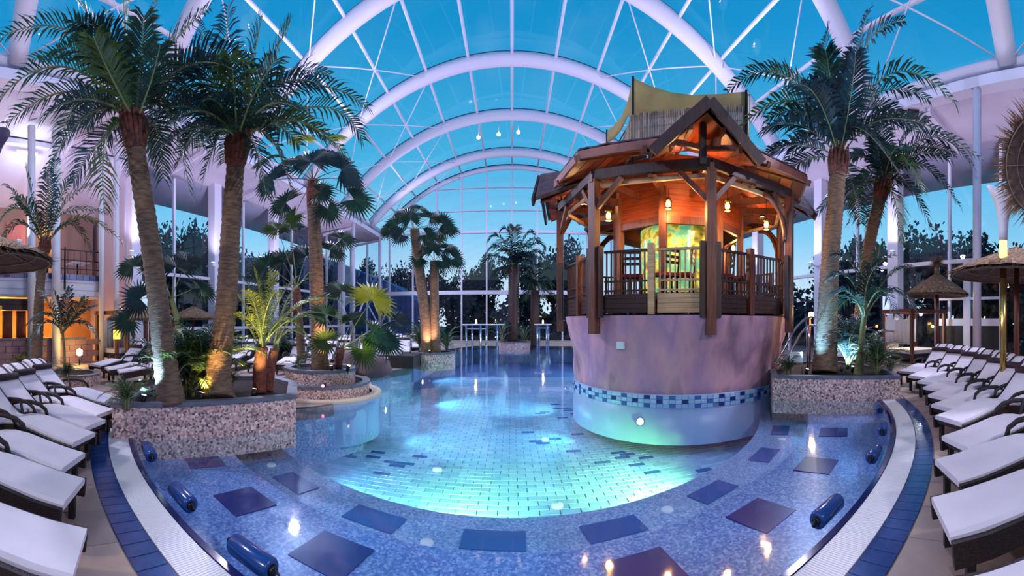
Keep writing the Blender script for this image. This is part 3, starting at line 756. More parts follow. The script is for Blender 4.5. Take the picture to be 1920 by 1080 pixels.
# lanterns
for i, (px, py, d, what) in enumerate(((1253, 382, 8.6, 'in front of the aquarium'), (1141, 404, 8.6, 'beside the front left post'), (1364, 386, 8.6, 'right of the aquarium'), (1437, 421, 9.2, 'nearest the right end of the gazebo'), (1375, 465, 11.4, 'lowest, behind the railing'))):
    q = PD(px, py, d)
    t = thing('lantern', 'small glowing brass lantern hanging in the gazebo, ' + what, 'lantern', q, group='lanterns hanging in the gazebo')
    b = MB(); b.tube([q+Vector((0, 0, .16)), (q.x, q.y, 4.62)], 0.008, 5); b.build('chain', m_iron, t)
    b = MB(); b.lathe([(0.0, .17), (.035, .15), (.09, .09), (.095, .07), (.02, .07)], 12, q); b.build('cap', m_gold, t)
    b = MB(); b.lathe([(.07, -.12), (.075, -.09), (.0, -.09)], 12, q); b.build('base', m_gold, t)
    b = MB(); b.lathe([(0.0, -.085), (.045, -.06), (.055, 0.0), (.04, .05), (0, .07)], 12, q); b.build('flame', m_bulb, t)
    b = MB()
    for k in range(4): b.tube([q+Vector((.075*cos(k*pi/2), .075*sin(k*pi/2), -.1)), q+Vector((.08*cos(k*pi/2), .08*sin(k*pi/2), .08))], .006, 4)
    b.build('cage', m_iron, t)
    lamp('POINT', q+Vector((0, 0, -.16)), 60, (1.0, 0.52, 0.2), 0.06)
# bar chairs seen through the railing
def bar_chair(be, r, rz, lab):
    q = gp_(be, r, 2.16); t = thing('bar_chair', lab, 'chair', q, group='chairs inside the gazebo')
    R = Matrix.Translation(q) @ Matrix.Rotation(rz, 4, 'Z')
    f = lambda x, y, z: R @ Vector((x, y, z))
    b = MB(); b.box(None, (.44, .44, .07), M=R @ Matrix.Translation((0, 0, .46))); b.build('seat', m_red, t)
    for x in (-.19, .19):
        for y in (-.19, .19):
            b = MB(); b.tube([f(x, y, 0), f(x, y, .45)], .018, 6); b.build('leg', m_iron, t)
    for x in (-.19, .19):
        b = MB(); b.tube([f(x, -.2, .45), f(x, -.26, 1.0)], .018, 6); b.build('back_post', m_iron, t)
    for z in (.7, .82, .95):
        b = MB(); b.beam(f(-.19, -.24, z), f(.19, -.24, z), .02, .06); b.build('back_slat', m_iron, t)
m_red = mat('red_seat_cushion', (150, 40, 34), 0.8)
for be, r, rz, lab in ((-6, 2.45, 0.3, 'dark chair with red seat behind the pale centre panel, left one'), (3, 2.4, 0.9, 'dark chair with red seat behind the pale centre panel, right one'), (-24, 2.4, -0.4, 'dark chair with red seat behind the railing left of the pale panel'), (24, 2.45, 1.2, 'dark chair with red seat behind the railing right of the main front post'), (38, 2.4, 1.4, 'dark chair with red seat near the right rear railing of the gazebo')): bar_chair(be, r, rz, lab)

# two black spotlights on the gazebo roof
for px, py, d, lab in ((1181, 268, 9.15, 'small black spotlight on the gazebo roof before the bamboo screen'), (1240, 281, 7.45, 'small black spotlight at the left foot of the front gable')):
    q = PD(px, py, d); t = thing('roof_spotlight', lab, 'spotlight', q)
    b = MB(); b.tube([q+Vector((-.06, .05, 0)), q+Vector((.08, -.08, -.03))], .06, 10); b.build('housing', m_black, t)
    b = MB(); b.tube([q, q+Vector((0, .06, -.28 if py < 275 else .22))], .014, 6); b.build('bracket', m_black, t)
# ================================================================== PLANTERS
def planter(name, label, poly, z0, z1, cope=0.06, soil=True):
    """masonry trough on a ground polygon: pebble-mosaic walls, slate coping, soil"""
    c = sum((Vector(p) for p in poly), Vector((0, 0)))/len(poly)
    t = thing(name, label, 'planter', (c.x, c.y, z0))
    def off(d): 
        out = []
        n = len(poly)
        for i, p in enumerate(poly):
            p = Vector(p); a = (Vector(poly[i-1])-p).normalized(); b = (Vector(poly[(i+1) % n])-p).normalized()
            nrm = (c-p).normalized(); out.append(p+nrm*d)
        return out
    inn = off(0.16); n = len(poly)
    mb = MB(); mb.add([(*p, z0) for p in poly]+[(*p, z1) for p in poly], [(i, (i+1) % n, n+(i+1) % n, n+i) for i in range(n)]); mb.build('wall', m_pebble, t)
    oo = off(-0.025); mb = MB()
    vs = [(*p, z1-.0) for p in oo]+[(*p, z1+cope) for p in oo]+[(*p, z1+cope) for p in inn]+[(*p, z1-.1) for p in inn]
    mb.add(vs, [(k*n+i, k*n+(i+1) % n, (k+1)*n+(i+1) % n, (k+1)*n+i) for k in range(3) for i in range(n)]); mb.build('coping', m_coping, t)
    mb = MB(); mb.add([(*p, z1-.01) for p in inn], [tuple(range(n))]); mb.build('soil', m_soil, t)
    return t
def circ(cx, cy, r, n=28, a0=0, a1=2*pi): return [(cx+r*cos(a0+(a1-a0)*i/n), cy+r*sin(a0+(a1-a0)*i/n)) for i in range(n)]
PZT = 0.44
pl_left = planter('planter', 'long low pebble-mosaic planter at the left pool edge with two tall palms', [(-4.55, 2.66), (-3.95, 3.60), (-3.14, 4.98), (-3.85, 6.1), (-4.7, 6.5), (-5.9, 5.6), (-5.35, 3.9)], -0.3, PZT)
pl_right = planter('planter', 'pebble-mosaic planter on the right beside the pool with lit palms', [(6.74, 4.22), (7.9, 5.4), (8.3, 7.6), (6.6, 8.4), (5.07, 6.30)], -0.3, PZT)
pl_t1 = planter('planter', 'round upper planter of the stepped pair, holding a tall fan palm', circ(-4.37, 8.0, .84), -0.2, 0.50)
pl_t2 = planter('planter', 'lower wider pebble ring around the round stepped planter', circ(-4.30, 7.95, 1.12), -0.3, 0.22, 0.05)
pl_far = planter('planter', 'round pebble planter with twin palms at the far left bank', circ(-3.05, 14.9, .82), -0.2, 0.40)
pl_far2 = planter('planter', 'small pale round planter under the dark feather palm by the glass front', circ(0.15, 24.6, 1.0), -0.2, 0.36)
mb = MB(); mb.lathe([(1.15, .03), (1.36, .05), (1.38, .02), (1.36, -.03)], 40, (-4.25, 7.9, 0)); mb.lathe([(1.35, -.02), (1.35, -.9)], 40, (-4.25, 7.9, 0), 1); tag(mb.build('trim_3', [mat('ivory_ledge', (226, 206, 176), .5), m_ptile[1]]), kind='structure')
def BD(px, d, z):
    p = PD(px, HY, d); p.z = z; return p
# ================================================================== PALMS
def bez(a, c, b, t): return a*(1-t)**2 + c*2*t*(1-t) + b*t*t
def frond_mesh(mb, p0, pc, p1, leaf_l, npair=34, t0=0.14, droop=0.35, wid=0.030, mi=0, si=1, rach=0.018):
    """feather leaf: curved stalk with folded leaflets on both sides"""
    L = (pc-p0).length+(p1-pc).length
    pts = [bez(p0, pc, p1, i/12) for i in range(13)]
    mb.tube(pts, [rach*(1-0.85*i/12)+0.002 for i in range(13)], 5, mi=si)
    for i in range(npair):
        t = t0+(1-t0)*(i+0.5)/npair
        p = bez(p0, pc, p1, t); d = ((pc-p0)*(1-t)+(p1-pc)*t).normalized()
        sd = d.cross(Vector((0, 0, 1)))
        if sd.length < 0.05: sd = Vector((1, 0, 0))
        sd.normalize(); up = sd.cross(d)
        u = (t-t0)/(1-t0); prof = min(1.0, 0.45+2.6*u)*(1-0.55*max(0, u-0.55)/0.45)
        l = leaf_l*prof*RND.uniform(.88, 1.08)
        for s in (-1, 1):
            fw = 0.55+0.5*u
            dr = (sd*s*RND.uniform(.85, 1.1) + d*fw*RND.uniform(.8, 1.2) + up*RND.uniform(.05, .55)).normalized()
            m_ = p+dr*l*0.5; e = p+dr*l + Vector((0, 0, -droop*l*RND.uniform(.6, 1.2)))
            n = dr.cross(up).normalized(); wv = d*wid*0.5
            mb.add([p-wv*.5, p+wv*.5, m_+wv, m_-wv, e], [(0, 1, 2, 3), (3, 2, 4)], mi, False)
def fan_leaf(mb, base, c, nrm, up, rad, nseg=26, spread=2*pi*0.80, mi=0, si=1, droop=0.15):
    """fan leaf: a stalk and a pleated disc split into pointed fingers"""
    base = Vector(base); c = Vector(c); nrm = Vector(nrm).normalized()
    up = (up-nrm*up.dot(nrm)).normalized(); sd = up.cross(nrm)
    mid = (base+c)/2+Vector((0, 0, 0.08*(c-base).length))
    mb.tube([bez(base, mid, c, i/6) for i in range(7)], [0.013-0.001*i for i in range(7)], 5, mi=si)
    for i in range(nseg):
        a = -spread/2+spread*(i+.5)/nseg; w = spread/nseg*0.5
        r = rad*RND.uniform(.86, 1.05)*(1-0.18*abs(a)/(spread/2))
        f = lambda ang, rr, h: c+(up*cos(ang)+sd*sin(ang))*rr+nrm*h
        h = 0.02*rad
        mb.add([c, f(a-w, r*.55, -h), f(a, r*.6, h*2), f(a+w, r*.55, -h), f(a, r, -droop*r)+Vector((0, 0, -droop*r*.6))], [(0, 1, 2), (0, 2, 3), (1, 4, 2), (2, 4, 3)], mi)
def trunk_mesh(mb, pts, rads, n=14, ring=0.11, amp=0.055, mi=0):
    P = [Vector(p) for p in pts]; out = []; rr = []
    seg = [(P[i+1]-P[i]).length for i in range(len(P)-1)]; tot = sum(seg); k = int(tot/ring*2)
    for i in range(k+1):
        s = tot*i/k; j = 0
        while j < len(seg)-1 and s > seg[j]: s -= seg[j]; j += 1
        t = min(1, s/seg[j])
        # catmull-rom
        p0, p1, p2, p3 = P[max(0, j-1)], P[j], P[j+1], P[min(len(P)-1, j+2)]
        q = 0.5*((2*p1)+(p2-p0)*t+(2*p0-5*p1+4*p2-p3)*t*t+(3*p1-p0-3*p2+p3)*t**3)
        out.append(q); r = rads[j]+(rads[j+1]-rads[j])*t
        rr.append(r*(1+amp*(1 if i % 2 else -0.6)))
    mb.tube(out, rr, n, mi)
def date_palm(label, trunk, rads, fronds, dist, leafl, fib=(0.22, 0.55), mats=None, extra=0, elen=1.6, group=None, npair=34, wid=0.04, name='palm_tree', bark=None, zb=None, cat='palm tree'):
    """trunk: points; fronds: (mid px, mid py, tip px, tip py, depth shift of the tip)"""
    base = Vector(trunk[0]); top = Vector(trunk[-1])
    t = thing(name, label, cat, base, group=group)
    mb = MB(); trunk_mesh(mb, trunk, rads); mb.build('trunk', bark or m_bark, t)
    if fib:
        r = rads[-1]; d = (top-Vector(trunk[-2])).normalized()
        pts = [top-d*fib[1]*.9, top-d*fib[1]*.55, top-d*.05, top+d*.18, top+d*.3]
        b = MB(); b.tube(pts, [r*.98, r*1.12, r*1.22, r*.8, r*.3], 14)
        for i in range(16):
            a = 2*pi*i/16; w = Vector((cos(a), sin(a), 0))
            b.tube([top-d*fib[1]*RND.uniform(.4, .8)+w*r*.95, top-d*.05+w*r*1.25, top+d*RND.uniform(.15, .35)+w*r*1.1], [.035, .04, .012], 5)
        b.build('crown_fibre', m_bark_r, t)
    mats = mats or m_leaf
    for i, (mx, my, tx, ty, dd) in enumerate(fronds):
        dt = dist+dd*1.0; p1 = PD(tx, ty, dt); mid = PD(mx, my, dist+dd*0.55)
        p0 = top+Vector((RND.uniform(-.05, .05), RND.uniform(-.05, .05), -.04))
        pc = mid*2-(p0+p1)*.5
        b = MB(); frond_mesh(b, p0, pc, p1, leafl, npair, wid=wid); b.build('frond', [RND.choices(mats, (5, 1.6, 3, .12))[0] if len(mats) == 4 else RND.choice(mats), m_stalk], t)
    for i in range(extra):
        a = RND.uniform(0, 2*pi); el = RND.uniform(-.35, 1.1); L = elen*RND.uniform(.8, 1.05)
        d = Vector((cos(a), sin(a)*1.0, 0)); p0 = top.copy()
        pc = p0+(d*cos(el)+Vector((0, 0, sin(el)+.35)))*L*.55; p1 = p0+d*L*cos(el*.6)*.95+Vector((0, 0, L*(sin(el)*.75-.22)))
        b = MB(); frond_mesh(b, p0, pc, p1, leafl, npair, wid=wid); b.build('frond', [mats[0] if len(mats) == 4 and RND.random() < .6 else mats[2 if len(mats) > 2 else -1], m_stalk], t)
    return t
d1 = 5.6
date_palm('tallest leaning feather palm at the left end of the long planter', [PZ(322, 760, .43), PD(306, 650, 5.6), PD(291, 520, 5.6), PD(272, 390, 5.6), PD(256, 290, 5.6), PD(248, 222, 5.6)], [.21, .165, .15, .145, .135, .14],
  [(150, 68, 3, 68, .2), (120, 125, -8, 192, -.3), (130, 172, 12, 232, .3), (165, 215, 78, 335, .1), (200, 262, 196, 392, -.2), (306, 195, 356, 362, -.3), (392, 103, 512, 182, -.5), (176, 50, 112, -40, .4), (236, 80, 226, -80, 0), (268, 85, 318, -70, .5), (306, 105, 392, 15, .3), (176, 120, 62, 110, 1.0), (335, 165, 430, 235, .6), (212, 150, 176, 70, -1.3), (282, 155, 300, 85, -1.3), (160, 185, 112, 268, 1.1), (290, 235, 306, 335, .8), (228, 140, 200, 20, 1.2), (262, 140, 270, 30, -1.0), (205, 120, 140, 40, -.8)], d1, .48, extra=10, elen=1.7)
d2 = 6.0
date_palm('second tall feather palm in the long planter, leaning right', [PZ(410, 752, .43), PD(410, 690, 6.0), PD(424, 570, 6.0), PD(432, 440, 6.0), PD(440, 330, 6.0), PD(446, 262, 6.0)], [.27, .2, .17, .155, .14, .14],
  [(566, 165, 690, 200, .2), (505, 125, 545, 40, .1), (545, 225, 648, 288, -.2), (428, 140, 428, 10, .2), (470, 140, 492, 30, 0), (382, 160, 318, 120, .3), (365, 190, 282, 262, .2), (388, 225, 330, 315, -.2), (420, 240, 380, 335, .1), (498, 250, 545, 352, 0), (475, 270, 500, 372, -.4), (440, 180, 432, 105, -1.4), (405, 130, 372, 40, .8), (530, 150, 618, 140, .8), (600, 200, 680, 262, .7), (470, 190, 520, 110, -1.2), (495, 200, 560, 205, -1.0), (416, 200, 380, 190, -1.2)], d2, .48, extra=10, elen=1.7)
d3 = 9.2
date_palm('tall feather palm with blue-lit trunk in the right planter', [PZ(1546, 700, .43), PD(1550, 620, d3), PD(1556, 500, d3), PD(1566, 390, d3), PD(1573, 296, d3)], [.30, .26, .22, .20, .19],
  [(1472, 142, 1362, 172, .2), (1486, 188, 1372, 262, -.3), (1545, 150, 1554, 52, .2), (1612, 108, 1692, 38, .2), (1666, 140, 1790, 192, -.1), (1672, 222, 1836, 296, -.6), (1594, 190, 1604, 100, -1.5), (1530, 240, 1472, 308, .5), (1640, 178, 1742, 186, .8), (1606, 238, 1690, 332, -.8), (1540, 215, 1478, 232, 1.0), (1602, 120, 1630, 20, .5), (1560, 170, 1548, 95, -1.2), (1520, 170, 1440, 130, .9), (1640, 200, 1720, 250, 1.0), (1556, 200, 1520, 150, -1.0)], d3, .64, extra=8, elen=2.6, wid=.07)
d4 = 11.6
date_palm('shorter feather palm behind the tall one in the right planter', [BD(1602, d4, .43), PD(1612, 600, d4), PD(1628, 470, d4), PD(1645, 390, d4), PD(1656, 345, d4)], [.2, .19, .18, .19, .2],
  [(1610, 290, 1560, 345, 0), (1622, 330, 1592, 420, .2), (1738, 258, 1826, 312, -.2), (1726, 310, 1800, 388, .1), (1700, 345, 1748, 432, .3), (1676, 370, 1690, 455, -.3), (1655, 270, 1650, 215, .4), (1630, 270, 1600, 225, .3), (1696, 260, 1740, 225, .4), (1630, 300, 1580, 300, .7), (1720, 280, 1790, 290, .9), (1690, 300, 1730, 360, -1.0), (1650, 300, 1640, 260, -1.0)], d4, .64, extra=8, elen=2.4, wid=.07)
# small feather palms
d5 = 6.4
yl = [m_leaf[3], m_leaf[3], m_leaf[1]]  # lime leaves: yellow lamp light put into the leaf colour
date_palm('small yellow-lit feather palm with shaggy trunk in the long planter', [PZ(487, 738, .43), PD(487, 700, d5), PD(491, 650, d5)], [.11, .12, .10],
  [(462, 580, 432, 535, 0), (475, 560, 452, 518, .2), (488, 560, 476, 505, 0), (508, 555, 512, 512, .1), (520, 570, 556, 520, .2), (545, 585, 606, 560, 0), (548, 598, 618, 606, -.2), (455, 600, 402, 575, .1), (468, 600, 430, 590, -.5), (500, 580, 520, 545, -.8), (480, 580, 462, 545, -.7), (530, 600, 580, 635, -.3), (560, 570, 640, 565, .3)], d5, .24, fib=None, mats=yl, npair=36, wid=.018, bark=m_bark_r)
date_palm('second leaning stem beside the small yellow-lit palm', [PZ(502, 735, .43), PD(507, 690, d5+.2), PD(515, 655, d5+.2)], [.09, .09, .08],
  [(560, 590, 640, 600, .3), (540, 560, 585, 520, .5), (545, 620, 590, 650, .2), (530, 590, 550, 560, .6), (505, 600, 470, 580, .8)], d5+.2, .2, fib=None, mats=[m_leaf[0], m_leaf[1]], npair=28, wid=.016, bark=m_bark_r)
d6 = 8.6
date_palm('young blue-lit palm with a slim pale trunk in the right planter', [PZ(1610, 702, .43), PD(1614, 650, d6), PD(1621, 590, d6)], [.12, .07, .06],
  [(1590, 520, 1545, 530, 0), (1600, 500, 1560, 480, .2), (1615, 510, 1600, 440, .1), (1640, 510, 1650, 460, .2), (1660, 525, 1706, 500, 0), (1670, 545, 1722, 590, -.3), (1580, 545, 1532, 610, -.3), (1595, 560, 1560, 600, -.7), (1650, 545, 1680, 590, -.8), (1630, 520, 1670, 480, -.4)], d6, .42, fib=None, mats=[m_leaf[2], m_leaf[2], m_leaf[0]], npair=24, wid=.05, bark=m_stalk)
d7 = 10.5
date_palm('feather palm with curved trunk before the balcony on the left', [BD(68, d7, .0), PD(72, 600, d7), PD(76, 530, d7), PD(84, 462, d7)], [.16, .15, .13, .12],
  [(45, 395, 2, 412, 0), (40, 420, 0, 458, .2), (60, 370, 48, 312, 0), (100, 360, 104, 300, .3), (120, 385, 172, 345, .2), (150, 410, 226, 452, 0), (110, 380, 140, 330, -.4), (60, 400, 30, 370, -.6), (130, 420, 170, 470, .4), (90, 380, 92, 320, -.7), (40, 380, 12, 350, .5), (120, 400, 200, 400, .7)], d7, .48, fib=(.2, .3), mats=[m_leaf[0], m_leaf[1], m_leaf[0], m_leaf[2]], npair=26, wid=.05)
d8 = 9.6
date_palm('slim young palm before the orange-lit ground floor on the left', [BD(121, d8, .22), PD(120, 650, d8), PD(117, 622, d8)], [.05, .035, .03],
  [(90, 590, 48, 612, 0), (95, 575, 72, 540, .2), (112, 585, 100, 545, 0), (125, 580, 132, 540, .2), (150, 590, 178, 575, 0), (150, 605, 186, 640, -.3), (85, 605, 52, 650, -.4), (140, 590, 160, 560, -.4)], d8, .42, fib=None, mats=[m_leaf[0], m_leaf[2], m_leaf[0], m_leaf[1]], npair=22, wid=.05, bark=m_stalk)
# fan palms
def fan_palm(label, trunk, rads, leaves, dist, mats=None, group=None, name='fan_palm', bark=None, fib=True):
    base = Vector(trunk[0]); top = Vector(trunk[-1]); t = thing(name, label, 'palm tree', base, group=group)
    mb = MB(); trunk_mesh(mb, trunk, rads, ring=.09); mb.build('trunk', bark or m_bark, t)
    if fib:
        r = rads[-1]; b = MB(); b.tube([top-Vector((0, 0, .7)), top-Vector((0, 0, .3)), top-Vector((0, 0, .05)), top+Vector((0, 0, .05))], [r*1.02, r*1.15, r*1.1, r*.3], 12); b.build('crown_fibre', m_bark_r, t)
    for px, py, rp, ang, dd, mi in leaves:
        c = PD(px, py, dist+dd); rad = rp/FOC*dist*1.18; out = (c-top).normalized()
        # a leaf faces up and outwards; ang turns its fingers in the picture plane
        tc_ = Vector((-c.x, -c.y, 0)).normalized()
        nrm = tc_*0.85+Vector((0, 0, RND.uniform(.15, .6)))+out*0.4+Vector((RND.uniform(-.3, .3), 0, 0))
        upv = Vector((sin(radians(ang)), 0, cos(radians(ang))))
        b = MB(); fan_leaf(b, top, c, nrm, upv, rad, droop=.10); b.build('fan_leaf', [(mats or m_leaf)[mi], m_stalk], t)
    return t
df = 9.0
fan_palm('tall fan palm with reddish trunk in the round stepped planter', [PZ(600, 694, .5), PD(597, 600, df), PD(592, 480, df), PD(588, 400, df), PD(587, 338, df)], [.22, .17, .16, .15, .14],
  [(512, 338, 46, -60, 0, 2), (536, 380, 40, -80, .2, 0), (584, 304, 46, -8, -.3, 2), (640, 318, 52, 60, 0, 2), (566, 262, 30, -15, .5, 3), (626, 258, 28, 25, .5, 3), (664, 374, 44, 100, .1, 0), (615, 392, 34, 150, -.3, 0), (552, 404, 28, -140, .4, 1), (556, 300, 42, -35, .8, 0), (620, 290, 42, 35, .8, 2), (600, 360, 30, 90, -.7, 0), (500, 300, 36, -50, .9, 0), (660, 340, 36, 80, .9, 2)], df, fib=True)
dg = 10.2
fan_palm('low fan palm with dark leaves behind the tall fan palm', [BD(568, dg, .0), PD(562, 620, dg), PD(556, 540, dg)], [.12, .11, .1],
  [(520, 430, 32, -40, 0, 1), (545, 428, 30, 0, 0, 0), (640, 448, 34, 60, .3, 0), (500, 500, 44, -70, 0, 0), (530, 490, 46, -30, .3, 0), (575, 480, 44, 10, .5, 2), (620, 470, 36, 50, .2, 0), (505, 540, 36, -100, .4, 0)], dg, bark=m_bark)
dh = 8.2
fan_palm('low palm with one big lime-lit fan leaf in the round stepped planter', [PZ(634, 692, .5), PD(636, 672, dh), PD(641, 655, dh)], [.09, .085, .07],
  [(698, 562, 50, 25, -.2, 3), (640, 545, 40, -20, .4, 0), (610, 590, 38, -50, .2, 0), (700, 625, 40, 90, 0, 0), (740, 600, 36, 80, .4, 2), (612, 640, 36, -90, -.1, 1), (680, 655, 40, 130, -.3, 1), (660, 600, 36, 10, .8, 0), (725, 640, 38, 110, .2, 0)], dh, bark=m_bark_r, fib=False)  # the big lime leaf carries its yellow lighting in the colour
dj = 15.0
fan_palm('taller of the twin fan palms on the far left bank', [BD(800, dj, .38), PD(798, 600, dj), PD(788, 520, dj), PD(777, 430, dj)], [.24, .22, .2, .18],
  [(745, 422, 28, -80, 0, 0), (760, 400, 26, -40, .2, 0), (786, 392, 22, 0, .3, 0), (806, 408, 28, 40, .2, 0), (830, 420, 32, 70, 0, 0), (752, 440, 26, -110, -.3, 2), (800, 440, 26, 110, -.4, 0), (770, 412, 26, -10, -.7, 0), (838, 430, 26, 100, .5, 0), (728, 430, 22, -95, .6, 0)], dj, mats=m_leaf, fib=False)
fan_palm('shorter of the twin fan palms on the far left bank', [BD(818, dj, .38), PD(815, 600, dj), PD(814, 490, dj)], [.2, .18, .17],
  [(796, 462, 26, -50, 0, 0), (816, 450, 26, 0, .2, 1), (836, 466, 28, 50, .2, 0), (852, 484, 28, 90, 0, 0), (790, 484, 26, -100, -.2, 0), (830, 490, 24, 130, -.4, 0), (812, 470, 24, 0, -.7, 0)], dj, mats=m_leaf, fib=False)
fan_palm('leafy fan palm in the corner before the left glazing', [BD(345, 8.2, .0), PD(335, 620, 8.2), PD(322, 560, 8.2)], [.07, .06, .05],
  [(250, 500, 40, -60, 0, 0), (262, 560, 42, -90, -.3, 2), (240, 600, 36, -120, 0, 0), (330, 500, 46, 0, .3, 2), (350, 490, 40, 30, .5, 2), (375, 540, 36, 60, .2, 0), (290, 500, 40, -30, .8, 0)], 8.2, bark=m_stalk, fib=False)
# dark feather palm at the glass front
dk = 25.0
date_palm('dark feather palm with thick trunk before the glass front', [BD(961, dk, .30), PD(962, 600, dk), PD(964, 500, dk)], [.34, .32, .36],
  [(935, 462, 905, 488, 0), (925, 480, 902, 500, .5), (940, 448, 915, 452, 0), (955, 440, 940, 432, 0), (965, 440, 965, 428, 0), (985, 445, 1000, 440, 0), (1000, 458, 1022, 470, 0), (1000, 472, 1028, 492, .5), (990, 455, 1010, 452, 1), (945, 470, 920, 500, -1), (985, 475, 1005, 505, -1), (950, 455, 925, 470, -2), (980, 460, 1005, 480, -2)], dk, .75, fib=None, mats=[m_leaf[0], m_leaf[2]], npair=26, wid=.09, extra=14, elen=1.9, bark=m_wood_d)
date_palm('dark shorter palm right of the thick feather palm', [BD(1003, dk+1, .0), PD(1003, 600, dk+1), PD(1003, 545, dk+1)], [.3, .3, .28],
  [(985, 520, 972, 540, 0), (990, 510, 980, 500, 0), (1003, 508, 1002, 490, 0), (1018, 512, 1030, 505, 0), (1020, 522, 1036, 545, 0), (1010, 530, 1020, 560, -1), (995, 530, 985, 560, -1)], dk+1, .7, fib=None, mats=[m_leaf[0]], npair=20, wid=.1, extra=6, elen=1.6, bark=m_wood_d)
# bushes: tufts of small feather or blade leaves, each leaf a part shared between copies
FRM = []
for i in range(3):
    b = MB(); L = 1.0; frond_mesh(b, Vector((0, 0, 0)), Vector((.28*L, 0, .62*L)), Vector((.75*L, 0, .55*L-.12*i)), .26, 20, wid=.022, droop=.3)
    FRM.append(b)
FRMS = {}
def fmesh(i, mk):
    k = (i, mk)
    if k not in FRMS: FRMS[k] = FRM[i].mesh('bush_frond', [m_leaf[mk], m_stalk])
    return FRMS[k]
def bush(label, p, size, n=16, mk=(0, 1), name='areca_bush', cat='bush', group=None, stem=True):
    t = thing(name, label, cat, p, group=group)
    b = MB()
    for i in range(5):
        a = 2*pi*i/5; b.tube([(p.x+.03*cos(a), p.y+.03*sin(a), p.z-.02), (p.x+.05*size*cos(a), p.y+.05*size*sin(a), p.z+.28*size)], .016, 6)
    b.build('stems', m_stalk, t)
    for i in range(n):
        a = RND.uniform(0, 2*pi); ti = RND.uniform(-.35, .75); s = size*RND.uniform(.7, 1.05)
        M = Matrix.Translation((0, 0, RND.uniform(0, .25)*size)) @ Matrix.Rotation(a, 4, 'Z') @ Matrix.Rotation(-ti*.8+.1, 4, 'Y') @ Matrix.Scale(s, 4)
        inst('frond', fmesh(RND.randrange(3), RND.choice(mk)), t, None, M=M)
    return t
for lab, px, py, z, size, n, mk in (
  ('bushy green areca between the two tall palms', 352, 742, .43, 1.15, 34, (0, 1, 0)),
  ('low spreading fern at the front left corner of the long planter', 238, 766, .43, .50, 30, (1, 0)),
  ('green tuft right of the foot of the tallest palm', 322, 748, .43, .6, 16, (2, 2)),
  ('green tuft right of the second tall palm', 428, 742, .43, .5, 18, (1, 0)),
  ('small tuft in a pot-like stem between the tall palms', 362, 745, .43, .3, 10, (1, 3)),
  ('tall green areca behind the second tall palm', 380, -6.35, .43, 1.35, 34, (0, 1, 0)),
  ('slender green areca behind the tallest palm', 322, -6.2, .43, 1.2, 26, (0, 2, 1)),
  ('low dark fern at the left end of the right planter', 1478, 704, .43, .5, 24, (0, 2)),
  ('frosty blue-lit bush behind the tall right palm', 1590, 692, .43, 1.5, 40, (2, 2)),
  ('dark green bush at the right end of the right planter', 1645, 704, .43, .95, 30, (0, 1)),
  ('low bush with yellow glow beside the right loungers', 1670, 700, .43, .5, 14, (1, 0)),
  ('dark palm bush behind the yellow-lit palm', 548, 690, .0, 1.4, 26, (0, 2)),
  ('small bush under the tall fan palm', 560, 693, .5, .5, 12, (0, 1)),
  ('leafy bush under the far twin palms', 790, 660, .4, 1.3, 24, (0, 1)),
  ('second leafy bush under the far twin palms', 838, 660, .4, 1.2, 20, (0, 2)),
  ('dark bush by the far planter of the feather palm', 940, -24.2, .33, 1.7, 14, (2, 0)),
  ('dark bush beside the far right table', 985, 648, .0, 1.9, 14, (0, 2)),
  ('round light green shrub before the stone wall on the left', 40, 690, .05, .62, 26, (1, 3, 1)),
  ('blue-grey shrub beside the light green one on the left', 85, 695, .05, .5, 14, (2, 2)),
  ('dark ground-cover plants under the slim young palm', 125, 712, .2, .5, 30, (0, 0)),
  ('dark green shrub by the far left loungers', 265, 700, .0, .95, 26, (0, 0)),
  ('dark leafy shrub behind the far loungers', 525, 688, .0, 1.5, 24, (0, 2)),
  ('dark shrub at the edge of the far left deck', 690, 672, .0, 1.5, 20, (0, 0))):
    bush(lab, PZ(px, py, z) if py > 0 else BD(px, -py, z), size, n, mk)
# bed with the slim palm on the left
q = BD(125, 9.9, 0); planter('planter', 'low round bed edged in pebbles under the slim young palm on the left', circ(q.x-.2, q.y+.25, .75), -.05, .26, .03)
# boulders beside the stepped planter
for i, (px, py, r, lab) in enumerate(((665, 700, .62, 'long boulder behind the stepped planter'), (700, 702, .50, 'round boulder at the right of the stepped planter'), (640, 690, .5, 'boulder between the fan palm and the far deck'))):
    q = PZ(px, py, .0); b = MB(); prof = [(r*sin(pi*k/9)*(1+.08*sin(k*2.1+i)), r*.85*(1-cos(pi*k/9))*.85-.12) for k in range(10)]
    b.lathe(prof, 18, q, jit=lambda a, z, i=i: .07*sin(2*a+i)+.05*sin(3*a+z*4+i)); tag(b.build('boulder', m_rock, org_at=q), lab, 'rock')
